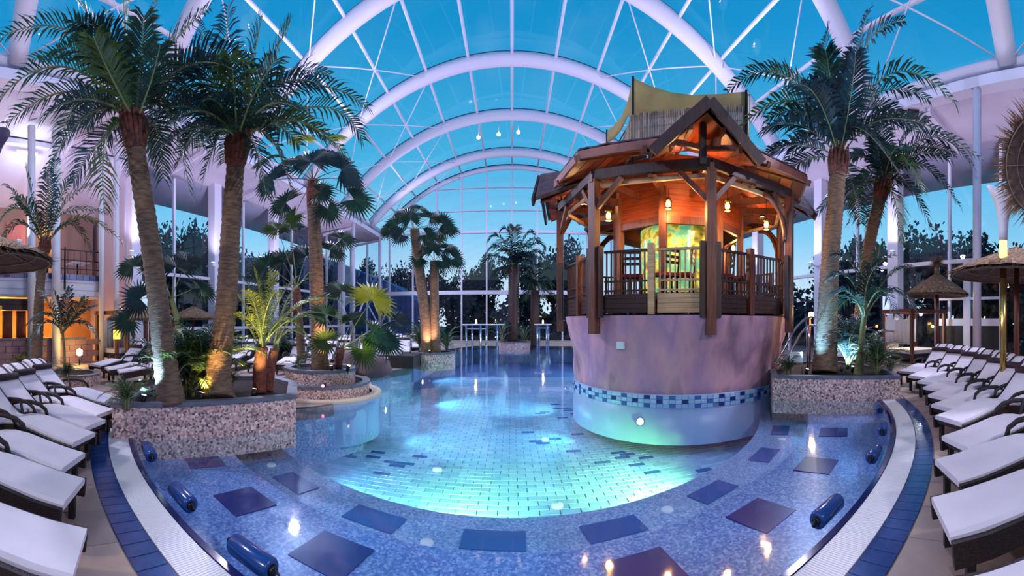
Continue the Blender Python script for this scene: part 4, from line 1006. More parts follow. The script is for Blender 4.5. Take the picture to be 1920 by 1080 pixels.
# uplights in the planters
for px, d0, z, col, en, tx, ty, td, lab in (
  (268, 5.36, .43, (.30, .62, 1.0), 320, 298, 590, 5.5, 'small blue-white spotlight at the foot of the tallest palm'),
  (376, 5.56, .43, (1, .58, .18), 240, 420, 570, 5.85, 'small amber spotlight at the foot of the second tall palm'),
  (476, 5.85, .43, (1, .86, .30), 120, 494, 575, 6.35, 'small yellow spotlight before the yellow-lit palm'),
  (1512, 8.4, .43, (.20, .56, 1.0), 620, 1550, 540, 8.8, 'small blue spotlight left of the tall right palm'),
  (1578, 9.0, .43, (.36, .70, 1.0), 420, 1592, 630, 9.9, 'small blue spotlight right of the tall right palm'),
  (1598, 8.9, .43, (.36, .70, 1.0), 330, 1622, 530, 8.6, 'small blue spotlight under the young right palm'),
  (622, 8.42, .5, (1, .56, .34), 500, 592, 500, 9.0, 'small amber spotlight under the tall fan palm'),
  (652, 8.5, .5, (1, .92, .30), 150, 696, 565, 8.0, 'small yellow spotlight under the big fan leaf'),
  (806, 14.4, .4, (1, .56, .34), 300, 795, 520, 15.0, 'small amber spotlight under the far twin palms')):
    p = BD(px, d0, z); t = thing('spotlight', lab, 'spotlight', p)
    tg = PD(tx, ty, td); d = (tg-p).normalized(); h = p+Vector((0, 0, .07))
    b = MB(); b.tube([p+Vector((0, 0, -.02)), h], .012, 6); b.build('stake', m_black, t)
    b = MB(); b.tube([h-d*.03, h+d*.09], .04, 10, cap=True); b.build('housing', m_black, t)
    b = MB(); b.tube([h+d*.091, h+d*.094], .034, 10); b.build('lens', m_lens if col[0] < .9 else m_lensw, t)
    lamp('SPOT', h+d*.12, en, col, .03, tg, 90, .7)
# pink spotlight on the rim of the stepped planter, washing the end of the long planter
p = BD(607, 7.95, .30); tg = Vector((-3.35, 4.7, .25)); d = (tg-p).normalized(); t = thing('spotlight', 'small pink spotlight on the rim of the stepped planter', 'spotlight', p)
b = MB(); b.tube([p-d*.05, p+d*.05], .04, 10); b.build('housing', m_black, t); b = MB(); b.tube([p+d*.051, p+d*.055], .033, 10); b.build('lens', glow('pink_lens', (255, 120, 160), 6.0), t)
lamp('SPOT', p+d*.08, 60, (1, .28, .42), .03, tg, 40, .8)
# ================================================================== POOL LAMPS (under water, on the bench riser and banks)
def pool_lamp(a, tgt, en, col, loc=None, lab='', z=-0.66, cone=112):
    p = loc if loc is not None else ring_pt(R2-0.03, a, z)
    d = (Vector(tgt)-p); d.z = 0; d.normalize()
    t = thing('pool_lamp', lab, 'lamp', p)
    b = MB(); b.tube([p-d*.05, p+d*.012], .09, 14); b.build('housing', m_chrome, t)
    b = MB(); b.tube([p+d*.012, p+d*.02], .07, 14); b.build('lens', m_plens, t)
    lamp('SPOT', p+d*.16, en, col, .07, Vector(tgt), cone, .9)
GRN = (0.36, 1.0, 0.32); CYA = (0.25, 0.8, 1.0)
for px, py, en, col, lab in ((815, 968, 850, (.30, 1, .24), 'round underwater lamp on the bench step at the near left'), (1300, 884, 1050, (.36, 1, .20), 'round underwater lamp on the bench step at the near right'), (590, 880, 170, CYA, 'round underwater lamp on the bench step at the far left'), (1060, 960, 25, CYA, 'round underwater lamp on the bench step near the middle')):
    a = ang_of(px, py, Z2); q = ring_pt(R2-1.6, a, -1.6); pool_lamp(a, q, en, col, None, lab, z=-.74)
for loc, tgt, en, lab in ((Vector((-2.85, 8.3, -.4)), (-0.2, 8.8, -1.2), 110, 'round underwater lamp in the wall of the stepped planter'), (Vector((1.75, 9.0, -.4)), (-.2, 8.4, -1.2), 150, 'round underwater lamp at the base of the rock drum'), (Vector((2.55, 7.35, -.4)), (1.9, 5.8, -1.2), 20, 'round underwater lamp at the near side of the rock drum'), (Vector((-3.0, 12.6, -.4)), (0, 12.4, -1.2), 260, 'round underwater lamp at the far left bank'), (Vector((1.6, 11.2, -.4)), (-1, 13, -1.2), 220, 'round underwater lamp at the far side of the rock drum'), (Vector((-4.2, 18.0, -.4)), (0, 17, -1.2), 320, 'added underwater fill lamp at the left bank far back'), (Vector((5.0, 20.0, -.4)), (0, 19, -1.2), 320, 'added underwater fill lamp at the right bank far back'), (Vector((6.6, 6.9, -.4)), (5.2, 6.0, -1.2), 40, 'round underwater lamp under the right planter')):  # the two far-back lamps are added to brighten the far pool floor
    pool_lamp(0, tgt, en, CYA, loc, lab)
# blue bolsters floating along the rim
for px, py, lab in ((297, 846, 'blue vinyl neck bolster at the left rim, nearest the planter'), (326, 934, 'blue vinyl neck bolster at the left rim below the first one'), (428, 1066, 'blue vinyl neck bolster nearest the bottom left of the rim'), (1560, 960, 'blue vinyl neck bolster nearest the bottom right of the rim'), (1638, 850, 'blue vinyl neck bolster at the right rim, second from the bottom'), (1656, 803, 'small blue neck bolster at the right rim, third from the bottom'), (1650, 765, 'small blue neck bolster at the right rim, nearest the planter')):
    a = ang_of(px, py, 0.03); p = ring_pt(RW-.15, a, .035); tg = Vector((cos(a), sin(a), 0))
    if px > 960: tg = -tg
    t = thing('neck_bolster', lab, 'pool cushion', p, group='blue neck bolsters along the pool rim')
    r = .072; L = .40
    b = MB(); pr = [-1, -.97, -.9, .9, .97, 1]; rr = [.6, .9, 1, 1, .9, .6]
    b.tube([p+tg*L/2*k for k in pr], [r*k for k in rr], 16); b.build('roll', m_bluefoam, t)
    e = p-tg*(L/2) if px < 960 else p+tg*(L/2)
    nd = (ring_pt(4, a)-ring_pt(5, a)).normalized()
    for end in (-1, 1):
        c = p+tg*L/2*end
        b = MB(); b.tube([c, c+tg*end*.022], [.04, .03], 12); b.build('end_cap', m_black, t)
        b = MB(); b.tube([c+tg*end*.02+Vector((0, 0, .02))]+[c+tg*end*(.03+.035*sin(k*pi/5))+Vector((0, 0, -.05*k/5+.02)) for k in range(6)], .008, 5); b.build('loop', m_black, t)
# ================================================================== LOUNGERS
PROF = [(0, .345), (.22, .365), (.45, .405), (.68, .445), (.86, .452), (1.0, .43), (1.12, .40), (1.22, .40), (1.34, .47), (1.5, .60), (1.66, .735), (1.8, .85), (1.9, .915), (1.98, .935), (2.04, .90)]
def make_lounger(wd=.56):
    t = thing('sun_lounger', '', 'sun lounger', (0, 0, 0))
    n = len(PROF); h = wd/2
    def nrm(i):
        a = Vector(PROF[min(i+1, n-1)])-Vector(PROF[max(i-1, 0)]); a.normalize(); return Vector((-a.y, a.x))
    mb = MB(); vs = []; th = .075; g = h-.025; sec = [(-g, -.5), (-g, .2), (-g+.025, .5), (g-.025, .5), (g, .2), (g, -.5)]
    for i, (s, z) in enumerate(PROF):
        nn = nrm(i)
        k = 1.0 if 0 < i < n-1 else .8
        for (y, q) in sec: vs.append((s+nn.x*th*q*k, y, z+nn.y*th*q*k-.0))
    m = len(sec)
    fs = [(i*m+k, i*m+(k+1) % m, (i+1)*m+(k+1) % m, (i+1)*m+k) for i in range(n-1) for k in range(m)]
    fs += [tuple(range(m))[::-1], tuple((n-1)*m+k for k in range(m))]
    mb.add([(s, y, z) for s, y, z in vs], [f[::-1] for f in fs], 0, False); mb.build('cushion', m_cush, t, world=False)
    # seat panel joint: thin strap over the cushion at the seat hump
    for sy in (-1, 1):
        mb = MB(); vs = []
        for i, (s, z) in enumerate(PROF):
            nn = nrm(i); 
            for q, d in ((.0, 0), (-.15, 0)):
                for yy in (h-.015, h+.028): vs.append((s+nn.x*q, sy*yy, z+nn.y*q))
        fs = []
        for i in range(n-1):
            for k0, k1 in ((0, 1), (1, 3), (3, 2), (2, 0)): fs.append((i*4+k0, i*4+k1, (i+1)*4+k1, (i+1)*4+k0))
        fs += [(0, 1, 3, 2), ((n-1)*4, (n-1)*4+2, (n-1)*4+3, (n-1)*4+1)]
        mb.add(vs, fs); mb.build('side_rail', m_wick, t, world=False)
    mb = MB()
    for s in (.06, .5, .95): mb.box((s+.02, 0, .27+.08*min(1, s)), (.06, wd, .05))
    mb.box((.55, 0, .30), (1.0, wd-.06, .02)); mb.build('base_panel', m_wick, t, world=False)
    for s, zt in ((.12, .30), (1.15, .34)):
        for sy in (-1, 1):
            mb = MB(); mb.box((s, sy*(h-.02), zt/2), (.055, .05, zt)); mb.build('leg', m_wick, t, world=False)
    for sy in (-1, 1):
        mb = MB(); pts = [(.78, sy*(h+.035), .43), (.82, sy*(h+.045), .53), (.93, sy*(h+.05), .585), (1.1, sy*(h+.05), .60), (1.28, sy*(h+.05), .585), (1.42, sy*(h+.045), .545)]
        mb.tube(pts, .03, 6, flat=.6); mb.tube([(1.28, sy*(h+.05), .59), (1.18, sy*(h+.02), .3)], .022, 6); mb.build('armrest', m_wick, t, world=False)
    mb = MB(); mb.beam((1.62, 0, .62), (1.45, 0, .03), wd*.8, .03); mb.build('back_stay', m_wick, t, world=False)
    c = Vector((1.69, 0, .83)); mb = MB(); mb.tube([(c.x, y, c.z) for y in (-h+.03, -h+.05, h-.05, h-.03)], [.05, .065, .065, .05], 10); pil = mb.build('pillow', m_pillow, t, world=False)
    for y in (-.13, .13):
        mb = MB(); pts = [(1.70, .86), (1.80, .905), (1.90, .965), (1.985, .985), (2.085, .91)]
        vs = []
        for s, z in pts: vs += [(s, y-.02, z), (s, y+.02, z), (s, y-.02, z+.006), (s, y+.02, z+.006)]
        fs = []
        for i in range(len(pts)-1):
            for k0, k1 in ((0, 1), (1, 3), (3, 2), (2, 0)): fs.append((i*4+k0, i*4+k1, (i+1)*4+k1, (i+1)*4+k0))
        mb.add(vs, fs); mb.build('strap', m_pillow, t, world=False)
    return t
LG = make_lounger(); _first = [True]
def lounger(x, y, dx, dy, label, group, z=0.01, sc=1.0):
    global LG
    o = LG if _first[0] else copy_tree(LG); _first[0] = False
    o.location = (x, y, z); o.rotation_euler = (0, 0, atan2(dy, dx)); o.scale = (sc, sc, sc)
    o['label'] = label; o['group'] = group; return o
gl, gr = 'loungers in the left row by the pool', 'loungers in the right row by the pool'
for i, (x, y, dx, dy, lab) in enumerate((
  (-1.90, .91, -.58, -.81, 'white lounger at the bottom left corner, nearest of the left row'),
  (-2.60, 1.20, -.70, -.71, 'second nearest white lounger of the left row'),
  (-3.16, 1.45, -.78, -.62, 'third nearest white lounger of the left row, cushion end by the navy tiles'),
  (-3.74, 1.84, -.85, -.53, 'fourth nearest white lounger of the left row'),
  (-4.20, 2.22, -.87, -.49, 'fifth nearest white lounger of the left row'),
  (-4.66, 2.62, -.88, -.47, 'sixth white lounger of the left row, beside the planter corner'),
  (-5.30, 3.14, -.89, -.45, 'seventh white lounger of the left row, behind the planter corner'))): lounger(x, y, dx, dy, lab, gl, sc=.93)
for i, (x, y, dx, dy, lab) in enumerate((
  (1.42, .66, .52, -.86, 'white lounger at the bottom right corner, nearest of the right row'),
  (2.20, 1.08, .64, -.77, 'second nearest white lounger of the right row'),
  (2.90, 1.37, .74, -.67, 'third nearest white lounger of the right row'),
  (3.60, 1.60, .84, -.54, 'fourth nearest white lounger of the right row'),
  (4.42, 2.06, .91, -.41, 'fifth white lounger of the right row, before the brass lamp'),
  (5.02, 2.42, .93, -.37, 'sixth white lounger of the right row, its cushion touching the fifth'),
  (5.70, 2.82, .95, -.30, 'seventh white lounger of the right row'),
  (6.36, 3.26, .97, -.24, 'eighth white lounger of the right row'),
  (6.96, 3.72, .98, -.18, 'ninth white lounger of the right row'),
  (7.56, 4.3, .99, -.12, 'tenth white lounger of the right row, by the planter end'),
  (8.2, 4.95, 1, -.06, 'eleventh white lounger of the right row, farthest of it'))): lounger(x, y, dx, dy, lab, gr)
# far loungers on the left deck
gf = 'far loungers on the left deck'
for px, py, dx, dy, lab in ((178, 702, -.2, 1, 'pink-lit lounger by the white curtain, left of three'), (200, 710, .3, .95, 'pink-lit lounger by the white curtain, middle of three'), (222, 716, .4, .92, 'pink-lit lounger by the white curtain, right of three')):
    q = PZ(px, py, .1); lounger(q.x, q.y, dx, dy, lab, gf)
k = 0; ords = ('first', 'second', 'third', 'fourth', 'fifth', 'sixth')
for row, (x0, y0, nn, dx) in enumerate(((-8.6, 9.4, 4, 1.05), (-9.3, 12.4, 6, 1.0), (-9.6, 15.4, 6, 1.0))):
    for i in range(nn):
        lounger(x0+i*dx, y0+.1*i, -.25, .97, '%s lounger from the left in the %s row of the deck behind the tall palms' % (ords[i], ('nearest', 'middle', 'farthest')[row]), gf)
for i in range(4): lounger(-7.0+i*1.0, 18.6+.2*i, -.2, .98, '%s lounger from the left on the far deck behind the boulders' % ords[i], gf)
for i in range(3): lounger(10.8+1.1*i, 9.5+.3*i, .6, .8, '%s lounger from the left behind the right planter' % ords[i], 'loungers behind the right planter')
# ================================================================== PARASOLS
def parasol(label, p, r, zr, rise, tuft=False, tilt=None, pole=True, pr=.045, fr=1.0):
    """thatched parasol: p ground point, zr rim height"""
    t = thing('thatched_parasol', label, 'parasol', p)
    T = Matrix.Translation(Vector((p.x, p.y, zr)))
    if tilt: T = T @ Matrix.Rotation(tilt[0], 4, Vector(tilt[1]))
    f = lambda v: T @ Vector(v)
    if pole:
        b = MB(); b.tube([(p.x, p.y, 0), (p.x, p.y, zr+rise*.9)] if not tilt else [(p.x, p.y, 0), (p.x, p.y, zr-.1), f((0, 0, rise*.8))], pr, 12); b.build('pole', m_wood, t)
    n = 48; prof = [(.03, rise+.03), (.25*r, rise*.83), (.6*r, rise*.48), (r*.92, rise*.12), (r, .0)]
    b = MB(); vs = []
    for q, z in prof: vs += [f((q*cos(2*pi*k/n), q*sin(2*pi*k/n), z+.05+.012*sin(k*2.3))) for k in range(n)]
    b.add(vs, [(i*n+k, i*n+(k+1) % n, (i+1)*n+(k+1) % n, (i+1)*n+k)[::-1] for i in range(len(prof)-1) for k in range(n)]); b.build('thatch', m_straw, t)
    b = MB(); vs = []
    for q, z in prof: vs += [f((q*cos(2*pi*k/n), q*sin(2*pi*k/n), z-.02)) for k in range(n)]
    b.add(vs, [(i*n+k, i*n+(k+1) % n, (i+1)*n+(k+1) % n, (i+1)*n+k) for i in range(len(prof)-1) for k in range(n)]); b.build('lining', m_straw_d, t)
    for k in range(8):
        a = 2*pi*k/8+.2; b = MB(); b.tube([f((.04*cos(a), .04*sin(a), rise-.05)), f((r*.6*cos(a), r*.6*sin(a), rise*.48-.035)), f((r*.97*cos(a), r*.97*sin(a), .0))], .011, 5); b.build('rib', m_cane, t)
    for q, z in ((.5*r, rise*.58), (.78*r, rise*.29), (.97*r, .02)):
        b = MB(); b.tube([f((q*cos(2*pi*k/36), q*sin(2*pi*k/36), z-.035)) for k in range(37)], .010, 5); b.build('hoop', m_cane, t)
    # straw ends: fringe and tousled layers
    b = MB()
    for i in range(900):
        a = RND.uniform(0, 2*pi); q = r*RND.uniform(.72, 1.0); z = rise*(1-q/r)+.06
        d = Vector((cos(a+RND.uniform(-.25, .25)), sin(a+RND.uniform(-.25, .25)), RND.uniform(-.75, .25))).normalized(); L = RND.uniform(.09, .21)*fr
        p0 = Vector((q*cos(a), q*sin(a), z-.03)); w = Vector((-sin(a), cos(a), 0))*.008*fr; up = Vector((0, 0, .006))
        b.add([f(p0-w), f(p0+w), f(p0+up), f(p0+d*L)], [(0, 1, 3), (1, 2, 3), (2, 0, 3)])
    tag(b.build('straw_fringe', m_straw, t), kind='stuff')
    if tuft:
        b = MB(); b.tube([f((0, 0, rise-.05)), f((0, 0, rise+.25)), f((0, 0, rise+.4))], [.13, .07, .12], 12)
        for i in range(260):
            a = RND.uniform(0, 2*pi); e = RND.uniform(-.5, 1.0); L = RND.uniform(.28, .42)
            d = Vector((cos(a)*cos(e), sin(a)*cos(e), sin(e))); p0 = Vector((0, 0, rise+.42)); w = Vector((-sin(a), cos(a), 0))*.012
            b.add([f(p0-w), f(p0+w), f(p0+Vector((0, 0, .012))), f(p0+d*L)], [(0, 1, 3), (1, 2, 3), (2, 0, 3)])
        tag(b.build('straw_tuft', m_straw, t), kind='stuff')
    return t
q = PD(-46, 605, 5.6); parasol('thatched straw parasol over the loungers on the left', Vector((q.x, q.y, 0)), 1.12, 2.45, .42)
q = PD(1757, 605, 13.6); parasol('small thatched parasol with a shaggy straw tuft on top, before the white curtains', Vector((q.x, q.y, 0)), 1.12, 2.55, .72, tuft=True, pr=.07)
q = PD(1906, 605, 7.8); parasol('wide thatched parasol behind the brass lamp on the right', Vector((q.x, q.y, 0)), 1.35, 2.55, .5, pr=.06)
q = PD(1990, 605, 6.2); parasol('tilted shaggy straw parasol lit from below at the right edge', Vector((q.x, q.y, 0)), .92, 4.1, .42, tilt=(radians(62), (-.14, .99, 0)), pr=.05, fr=2.0)
q = PD(362, 605, 17.0); parasol('distant low parasol behind the tall palms', Vector((q.x, q.y, 0)), 1.1, 1.75, .5)
q = PD(250, 605, 13.5); parasol('pale parasol half hidden by leaves left of the tall palms', Vector((q.x, q.y, 0)), .9, 1.7, .55)
# ================================================================== BRASS TORCH LAMP
def torch(p, label, top, power, shade=m_white):
    zt = lambda k: p.z+1.6+k*(top-1.6)          # k = 1 at the lip of the shade
    lt = thing('torch_lamp', label, 'lamp', p)
    b = MB(); b.tube([p, (p.x, p.y, zt(.46))], .062, 16); b.build('pole', m_gold, lt)
    b = MB(); b.lathe([(.0, .0), (.2, .0), (.2, .03), (.06, .06)], 20, p); b.build('foot', m_gold, lt)
    b = MB(); b.tube([(p.x, p.y, zt(.455)), (p.x, p.y, zt(.62))], .075, 16); b.build('collar', glow('warm_collar', (255, 214, 140), 1.3), lt)
    wa = atan2(-p.x, p.y)
    mb = MB(); n = 36; vs = []; prof = [(.078, .60), (.085, .68), (.10, .76), (.14, .85), (.21, .93), (.30, 1.0)]
    for j, (r_, k_) in enumerate(prof):
        for k in range(n):
            a = 2*pi*k/n; w = abs(cos(a))           # two broad wings, cut lower between them
            rr = r_*(.78+.22*w) if j > 2 else r_
            vs.append((p.x+rr*cos(a+wa), p.y+rr*sin(a+wa), zt(.60+(k_-.60)*(.80+.20*w*(1 if cos(a) < 0 else .5)))))
    mb.add(vs, [(i*n+k, i*n+(k+1) % n, (i+1)*n+(k+1) % n, (i+1)*n+k) for i in range(len(prof)-1) for k in range(n)], 0, True)
    so = mb.build('shade', shade, lt); md = so.modifiers.new('thick', 'SOLIDIFY'); md.thickness = .012
    b = MB(); b.lathe([(0, zt(.64)), (.04, zt(.65)), (.035, zt(.72)), (0, zt(.74))], 12, (p.x, p.y, 0)); b.build('bulb', m_lensw, lt)
    lamp('POINT', (p.x, p.y, zt(.82)), power, (1, .78, .42), .06)
torch(PZ(1881, 772, 0), 'tall brass torch lamp with a flared white shade among the right loungers', 4.05, 320)
q = PD(-26, HY, 4.7); q.z = 0; torch(q, 'second torch lamp at the left edge, only its dark flared shade in view', 4.02, 25, mat('plum_shade', (84, 72, 104), .6))
# ================================================================== CABANA with white curtains on the right
def cabana(label, c, ux, w, dpt, h, zc0):
    c = Vector(c); ux = Vector(ux).normalized(); uy = Vector((-ux.y, ux.x, 0))
    t = thing('cabana_bed', label, 'cabana', c)
    P = lambda a, b_, z: c+ux*a+uy*b_+Vector((0, 0, z))
    for a in (-w/2, w/2):
        for b_ in (0, dpt):
            b = MB(); b.beam(P(a, b_, 0), P(a, b_, h), .12, .12, up=ux); b.build('post', m_wood, t)
    for b_ in (0, dpt):
        b = MB(); b.beam(P(-w/2-.1, b_, h), P(w/2+.1, b_, h), .13, .16); b.build('top_beam', m_wood, t)
    for a in (-w/2, w/2):
        b = MB(); b.beam(P(a, -.1, h+.02), P(a, dpt+.1, h+.02), .12, .14); b.build('top_beam', m_wood, t)
    b = MB(); b.beam(P(-w/2, dpt/2, .28), P(w/2, dpt/2, .28), dpt, .2); b.build('bed_base', m_wick, t)
    b = MB(); b.beam(P(-w/2+.05, dpt/2, .45), P(w/2-.05, dpt/2, .45), dpt-.1, .16); b.build('mattress', m_cush, t)
    # curtains hung by tabs on the far side and at the end
    for (A, B, nm) in ((P(-w/2+.08, dpt-.1, 0), P(w/2-.08, dpt-.1, 0), 6), (P(-w/2-.02, .1, 0), P(-w/2-.02, dpt-.1, 0), 3)):
        n = nm*8; vs = []; d = (B-A)
        nn = Vector((-d.y, d.x, 0)).normalized()
        for i in range(n+1):
            s = i/n; q = A+d*s+nn*.05*sin(i*pi/2.0)
            zt_ = h-.12-.22*abs(sin(s*nm*pi))**.6
            vs += [q+Vector((0, 0, zc0)), q+Vector((0, 0, zt_))]
        b = MB(); b.add(vs, [(2*i, 2*i+2, 2*i+3, 2*i+1) for i in range(n)], 0, True)
        o = b.build('curtain', m_curtain, t); md = o.modifiers.new('thick', 'SOLIDIFY'); md.thickness = .01
    return t
q = PZ(1737, 684, 0); cabana('timber cabana bed with white tab curtains behind the right loungers', q+Vector((.75, .3, 0)), (1, -.35, 0), 1.75, 1.8, 2.05, .75)
cl = q+Vector((.55, .55, 1.92)); t = thing('cabana_fill', 'small added fill lamp under the top beam of the right cabana bed', 'lamp', cl)  # lamp added to brighten the curtains
b = MB(); b.lathe([(0, -.05), (.06, -.03), (.06, .03), (0, .04)], 12, cl); b.build('lens', m_lens, t); b = MB(); b.tube([cl, cl+Vector((0, -.1, .12))], .015, 6); b.build('bracket', m_steel, t)
lamp('POINT', cl+Vector((0, 0, -.12)), 55, (.85, .92, 1), .08)
q = PZ(196, 684, 0); cabana('cabana with a white curtain at the left, behind three pink-lit loungers', q+Vector((-.9, .6, 0)), (1, .15, 0), 1.3, 1.6, 2.0, .4)
q = PZ(262, 682, 0); cabana('cabana with a pink-lit curtain just left of the tallest palm', q, (1, .35, 0), 1.2, 1.6, 2.05, .5)
# ================================================================== FAR TABLES IN THE WATER, RAILS, SIGNS
for px, d, r, lab in ((893, 21.5, .80, 'high white-lit table in the far water, left of two'), (932, 21.8, .42, 'small high white table beside the far lit table'), (1018, 24.0, .55, 'high table with a small flame by the far right bank')):
    q = PD(px, 605, d); t = thing('high_table', lab, 'table', (q.x, q.y, -.3))
    b = MB(); b.lathe([(0, 1.52), (r, 1.52), (r, 1.46), (0, 1.46)], 28, (q.x, q.y, 0)); b.build('top', m_white, t)
    if r > .5:
        b = MB(); b.lathe([(r*.7, 1.28), (r*.7, 1.24), (0, 1.24)], 24, (q.x, q.y, 0)); b.build('shelf_ring', m_steel, t)
    for k in range(4 if r > .5 else 1):
        a = k*pi/2+.5; rr = r*.75 if r > .5 else 0
        b = MB(); b.tube([(q.x+rr*cos(a), q.y+rr*sin(a), -.88), (q.x+rr*cos(a), q.y+rr*sin(a), 1.47)], .05, 8); b.build('leg', m_chrome, t)
    if r > .5:
        t2 = thing('candle', 'small flame burning on the ' + ('far lit table' if px < 950 else 'far right table'), 'candle', (q.x, q.y, 1.52))
        b = MB(); b.lathe([(0, 1.53), (.06, 1.53), (.07, 1.62), (0, 1.62)], 12, (q.x, q.y, 0)); b.build('cup', m_white, t2)
        b = MB(); b.lathe([(0, 1.62), (.05, 1.66), (.03, 1.74), (0, 1.8)], 10, (q.x, q.y, 0)); b.build('flame', m_bulb, t2); lamp('POINT', (q.x, q.y-.3, 1.9), 20, (1, .75, .4), .05)
# grab rail by the dark steps on the far left bank
p0 = PZ(703, 690, .0); p1 = PZ(752, 690, 0)
t = thing('grab_rail', 'bent chrome grab rail by the dark steps at the left bank', 'rail', p0)
b = MB(); b.tube([p0, p0+Vector((.15, 0, .55)), p0.lerp(p1, .4)+Vector((0, 0, .72)), p0.lerp(p1, .85)+Vector((0, .1, .68)), p1+Vector((0, .2, .6)), p1+Vector((0, .25, 0))], .024, 8); b.build('tube', m_chrome, t)
q = PZ(735, 690, 0); t = thing('step_box', 'low dark box with a white lounger top at the left bank, beside the pebble planter', 'steps', q)
b = MB(); b.box(q+Vector((.1, .6, .22)), (1.35, 1.2, .44)); b.build('body', m_wick, t); b = MB(); b.box(q+Vector((-.25, .5, .5)), (.8, .9, .12)); b.build('cushion', m_cush, t)
# handrails of the stair to the gazebo
for i, (pts, d, lab) in enumerate((([(1432, 706), (1462, 668), (1490, 618), (1512, 597), (1528, 594)], 9.3, 'outer curved steel handrail climbing to the gazebo'), ([(1452, 700), (1478, 668), (1500, 628), (1516, 612), (1530, 610)], 9.8, 'inner curved steel handrail climbing to the gazebo'))):
    P = [PD(x, y, d+.12*k) for k, (x, y) in enumerate(pts)]; t = thing('handrail', lab, 'handrail', P[0])
    out = []
    for j in range(len(P)-1):
        for s in range(5):
            u = s/5; p0_, p1_, p2_, p3_ = P[max(0, j-1)], P[j], P[j+1], P[min(len(P)-1, j+2)]
            out.append(.5*((2*p1_)+(p2_-p0_)*u+(2*p0_-5*p1_+4*p2_-p3_)*u*u+(3*p1_-p0_-3*p2_+p3_)*u**3))
    b = MB(); b.tube(out+[P[-1]], .03, 8); b.build('tube', m_chrome, t)
    for j in (1, 3):
        b = MB(); b.tube([P[j], (P[j].x+.05, P[j].y, .1)], .02, 8); b.build('baluster', m_chrome, t)
# stair mass behind the drum
mb = MB()
for i in range(6): mb.box((7.6+.12*i, 9.4+.32*i, .16*(i+1)), (1.1, .34, .32*(i+1)), rz=.3)
tag(mb.build('stone_stair', m_stone), 'stone stair rising to the gazebo at its right side', 'stair')
q = PZ(1493, 703, .43); t = thing('notice_sign', 'small pale notice board on two legs at the left end of the right planter', 'sign', q)
zc = EYE+(HY-670)/FOC*Vector((q.x, q.y)).length; yaw = -atan2(q.x, q.y)
b = MB(); b.box((q.x, q.y, zc), (.29, .02, .24), rz=yaw); b.build('board', m_sign, t)
ux = Vector((cos(yaw), sin(yaw), 0)); fw = Vector((sin(yaw), -cos(yaw), 0))
b = MB()
for k, (a, z, w, h) in enumerate(((-.02, .05, .10, .018), (.03, .02, .12, .016), (-.01, -.01, .09, .014))): b.box(Vector((q.x, q.y, zc+z))+ux*a+fw*.012, (w, .004, h), rz=yaw)
b.build('red_mark', mat('faded_red_print', (196, 120, 110), .6), t)
for a in (-.13, .13): b = MB(); b.tube([q+ux*a+Vector((0, 0, -.02)), (q.x+ux.x*a, q.y+ux.y*a, zc)], .01, 6); b.build('leg', m_chrome, t)
# black loudspeaker under the right eave
q = PD(1711, 205, 14.0); t = thing('loudspeaker', 'black loudspeaker hanging under the right eave behind the palms', 'speaker', q)
b = MB(); b.box(q, (.42, .4, .5), rz=.7); b.build('cabinet', m_black, t); b = MB(); b.tube([q+Vector((0, 0, .25)), q+Vector((.3, 0, 1.6))], .02, 6); b.build('hanger', m_steel, t)
# housings for the added fill floods
for i, (fx, fy) in enumerate(FILL_FLOODS):
    if fy < 5: continue
    s = 1 if fx > 0 else -1
    t = thing('fill_flood', 'added white floodlight under the %s eave, %s from the camera' % ('right' if s > 0 else 'left', {11.5: 'nearest', 17.2: 'second', 28.0: 'third'}[fy]), 'fill_flood', (fx, fy, 9.6))
    b = MB(); b.box((fx+s*.12, fy, 9.5), (.26, .34, .2)); b.build('housing', m_white, t); b = MB(); b.tube([(fx+s*.2, fy, 9.5), (fx+s*.8, fy, 9.45)], .03, 6); b.build('bracket', m_steel, t)
# fill uplights added by the wall columns to brighten the aisle ceilings
for sx in (-1, 1):
    for i, y in enumerate((4.6, 9.6, 14.6, 20.2, 25.6)):
        q = Vector((sx*13.9, y-.5, 4.6)); t = thing('ceiling_fill', 'added fill uplight on the %s wall, %s from the camera' % ('left' if sx < 0 else 'right', ('first', 'second', 'third', 'fourth', 'fifth')[i]), 'lamp', q)
        b = MB(); b.box(q, (.16, .2, .22)); b.build('housing', m_white, t); b = MB(); b.box(q+Vector((0, 0, .115)), (.12, .16, .008)); b.build('lens', m_lens, t); b = MB(); b.beam(q, q+Vector((sx*.75, .25, 0)), .05, .05); b.build('bracket', m_steel, t)
        lamp('SPOT', q+Vector((0, 0, .16)), 420, (.78, .72, 1.0), .08, (sx*13.2, y+.4, 9.2), 130, .9)
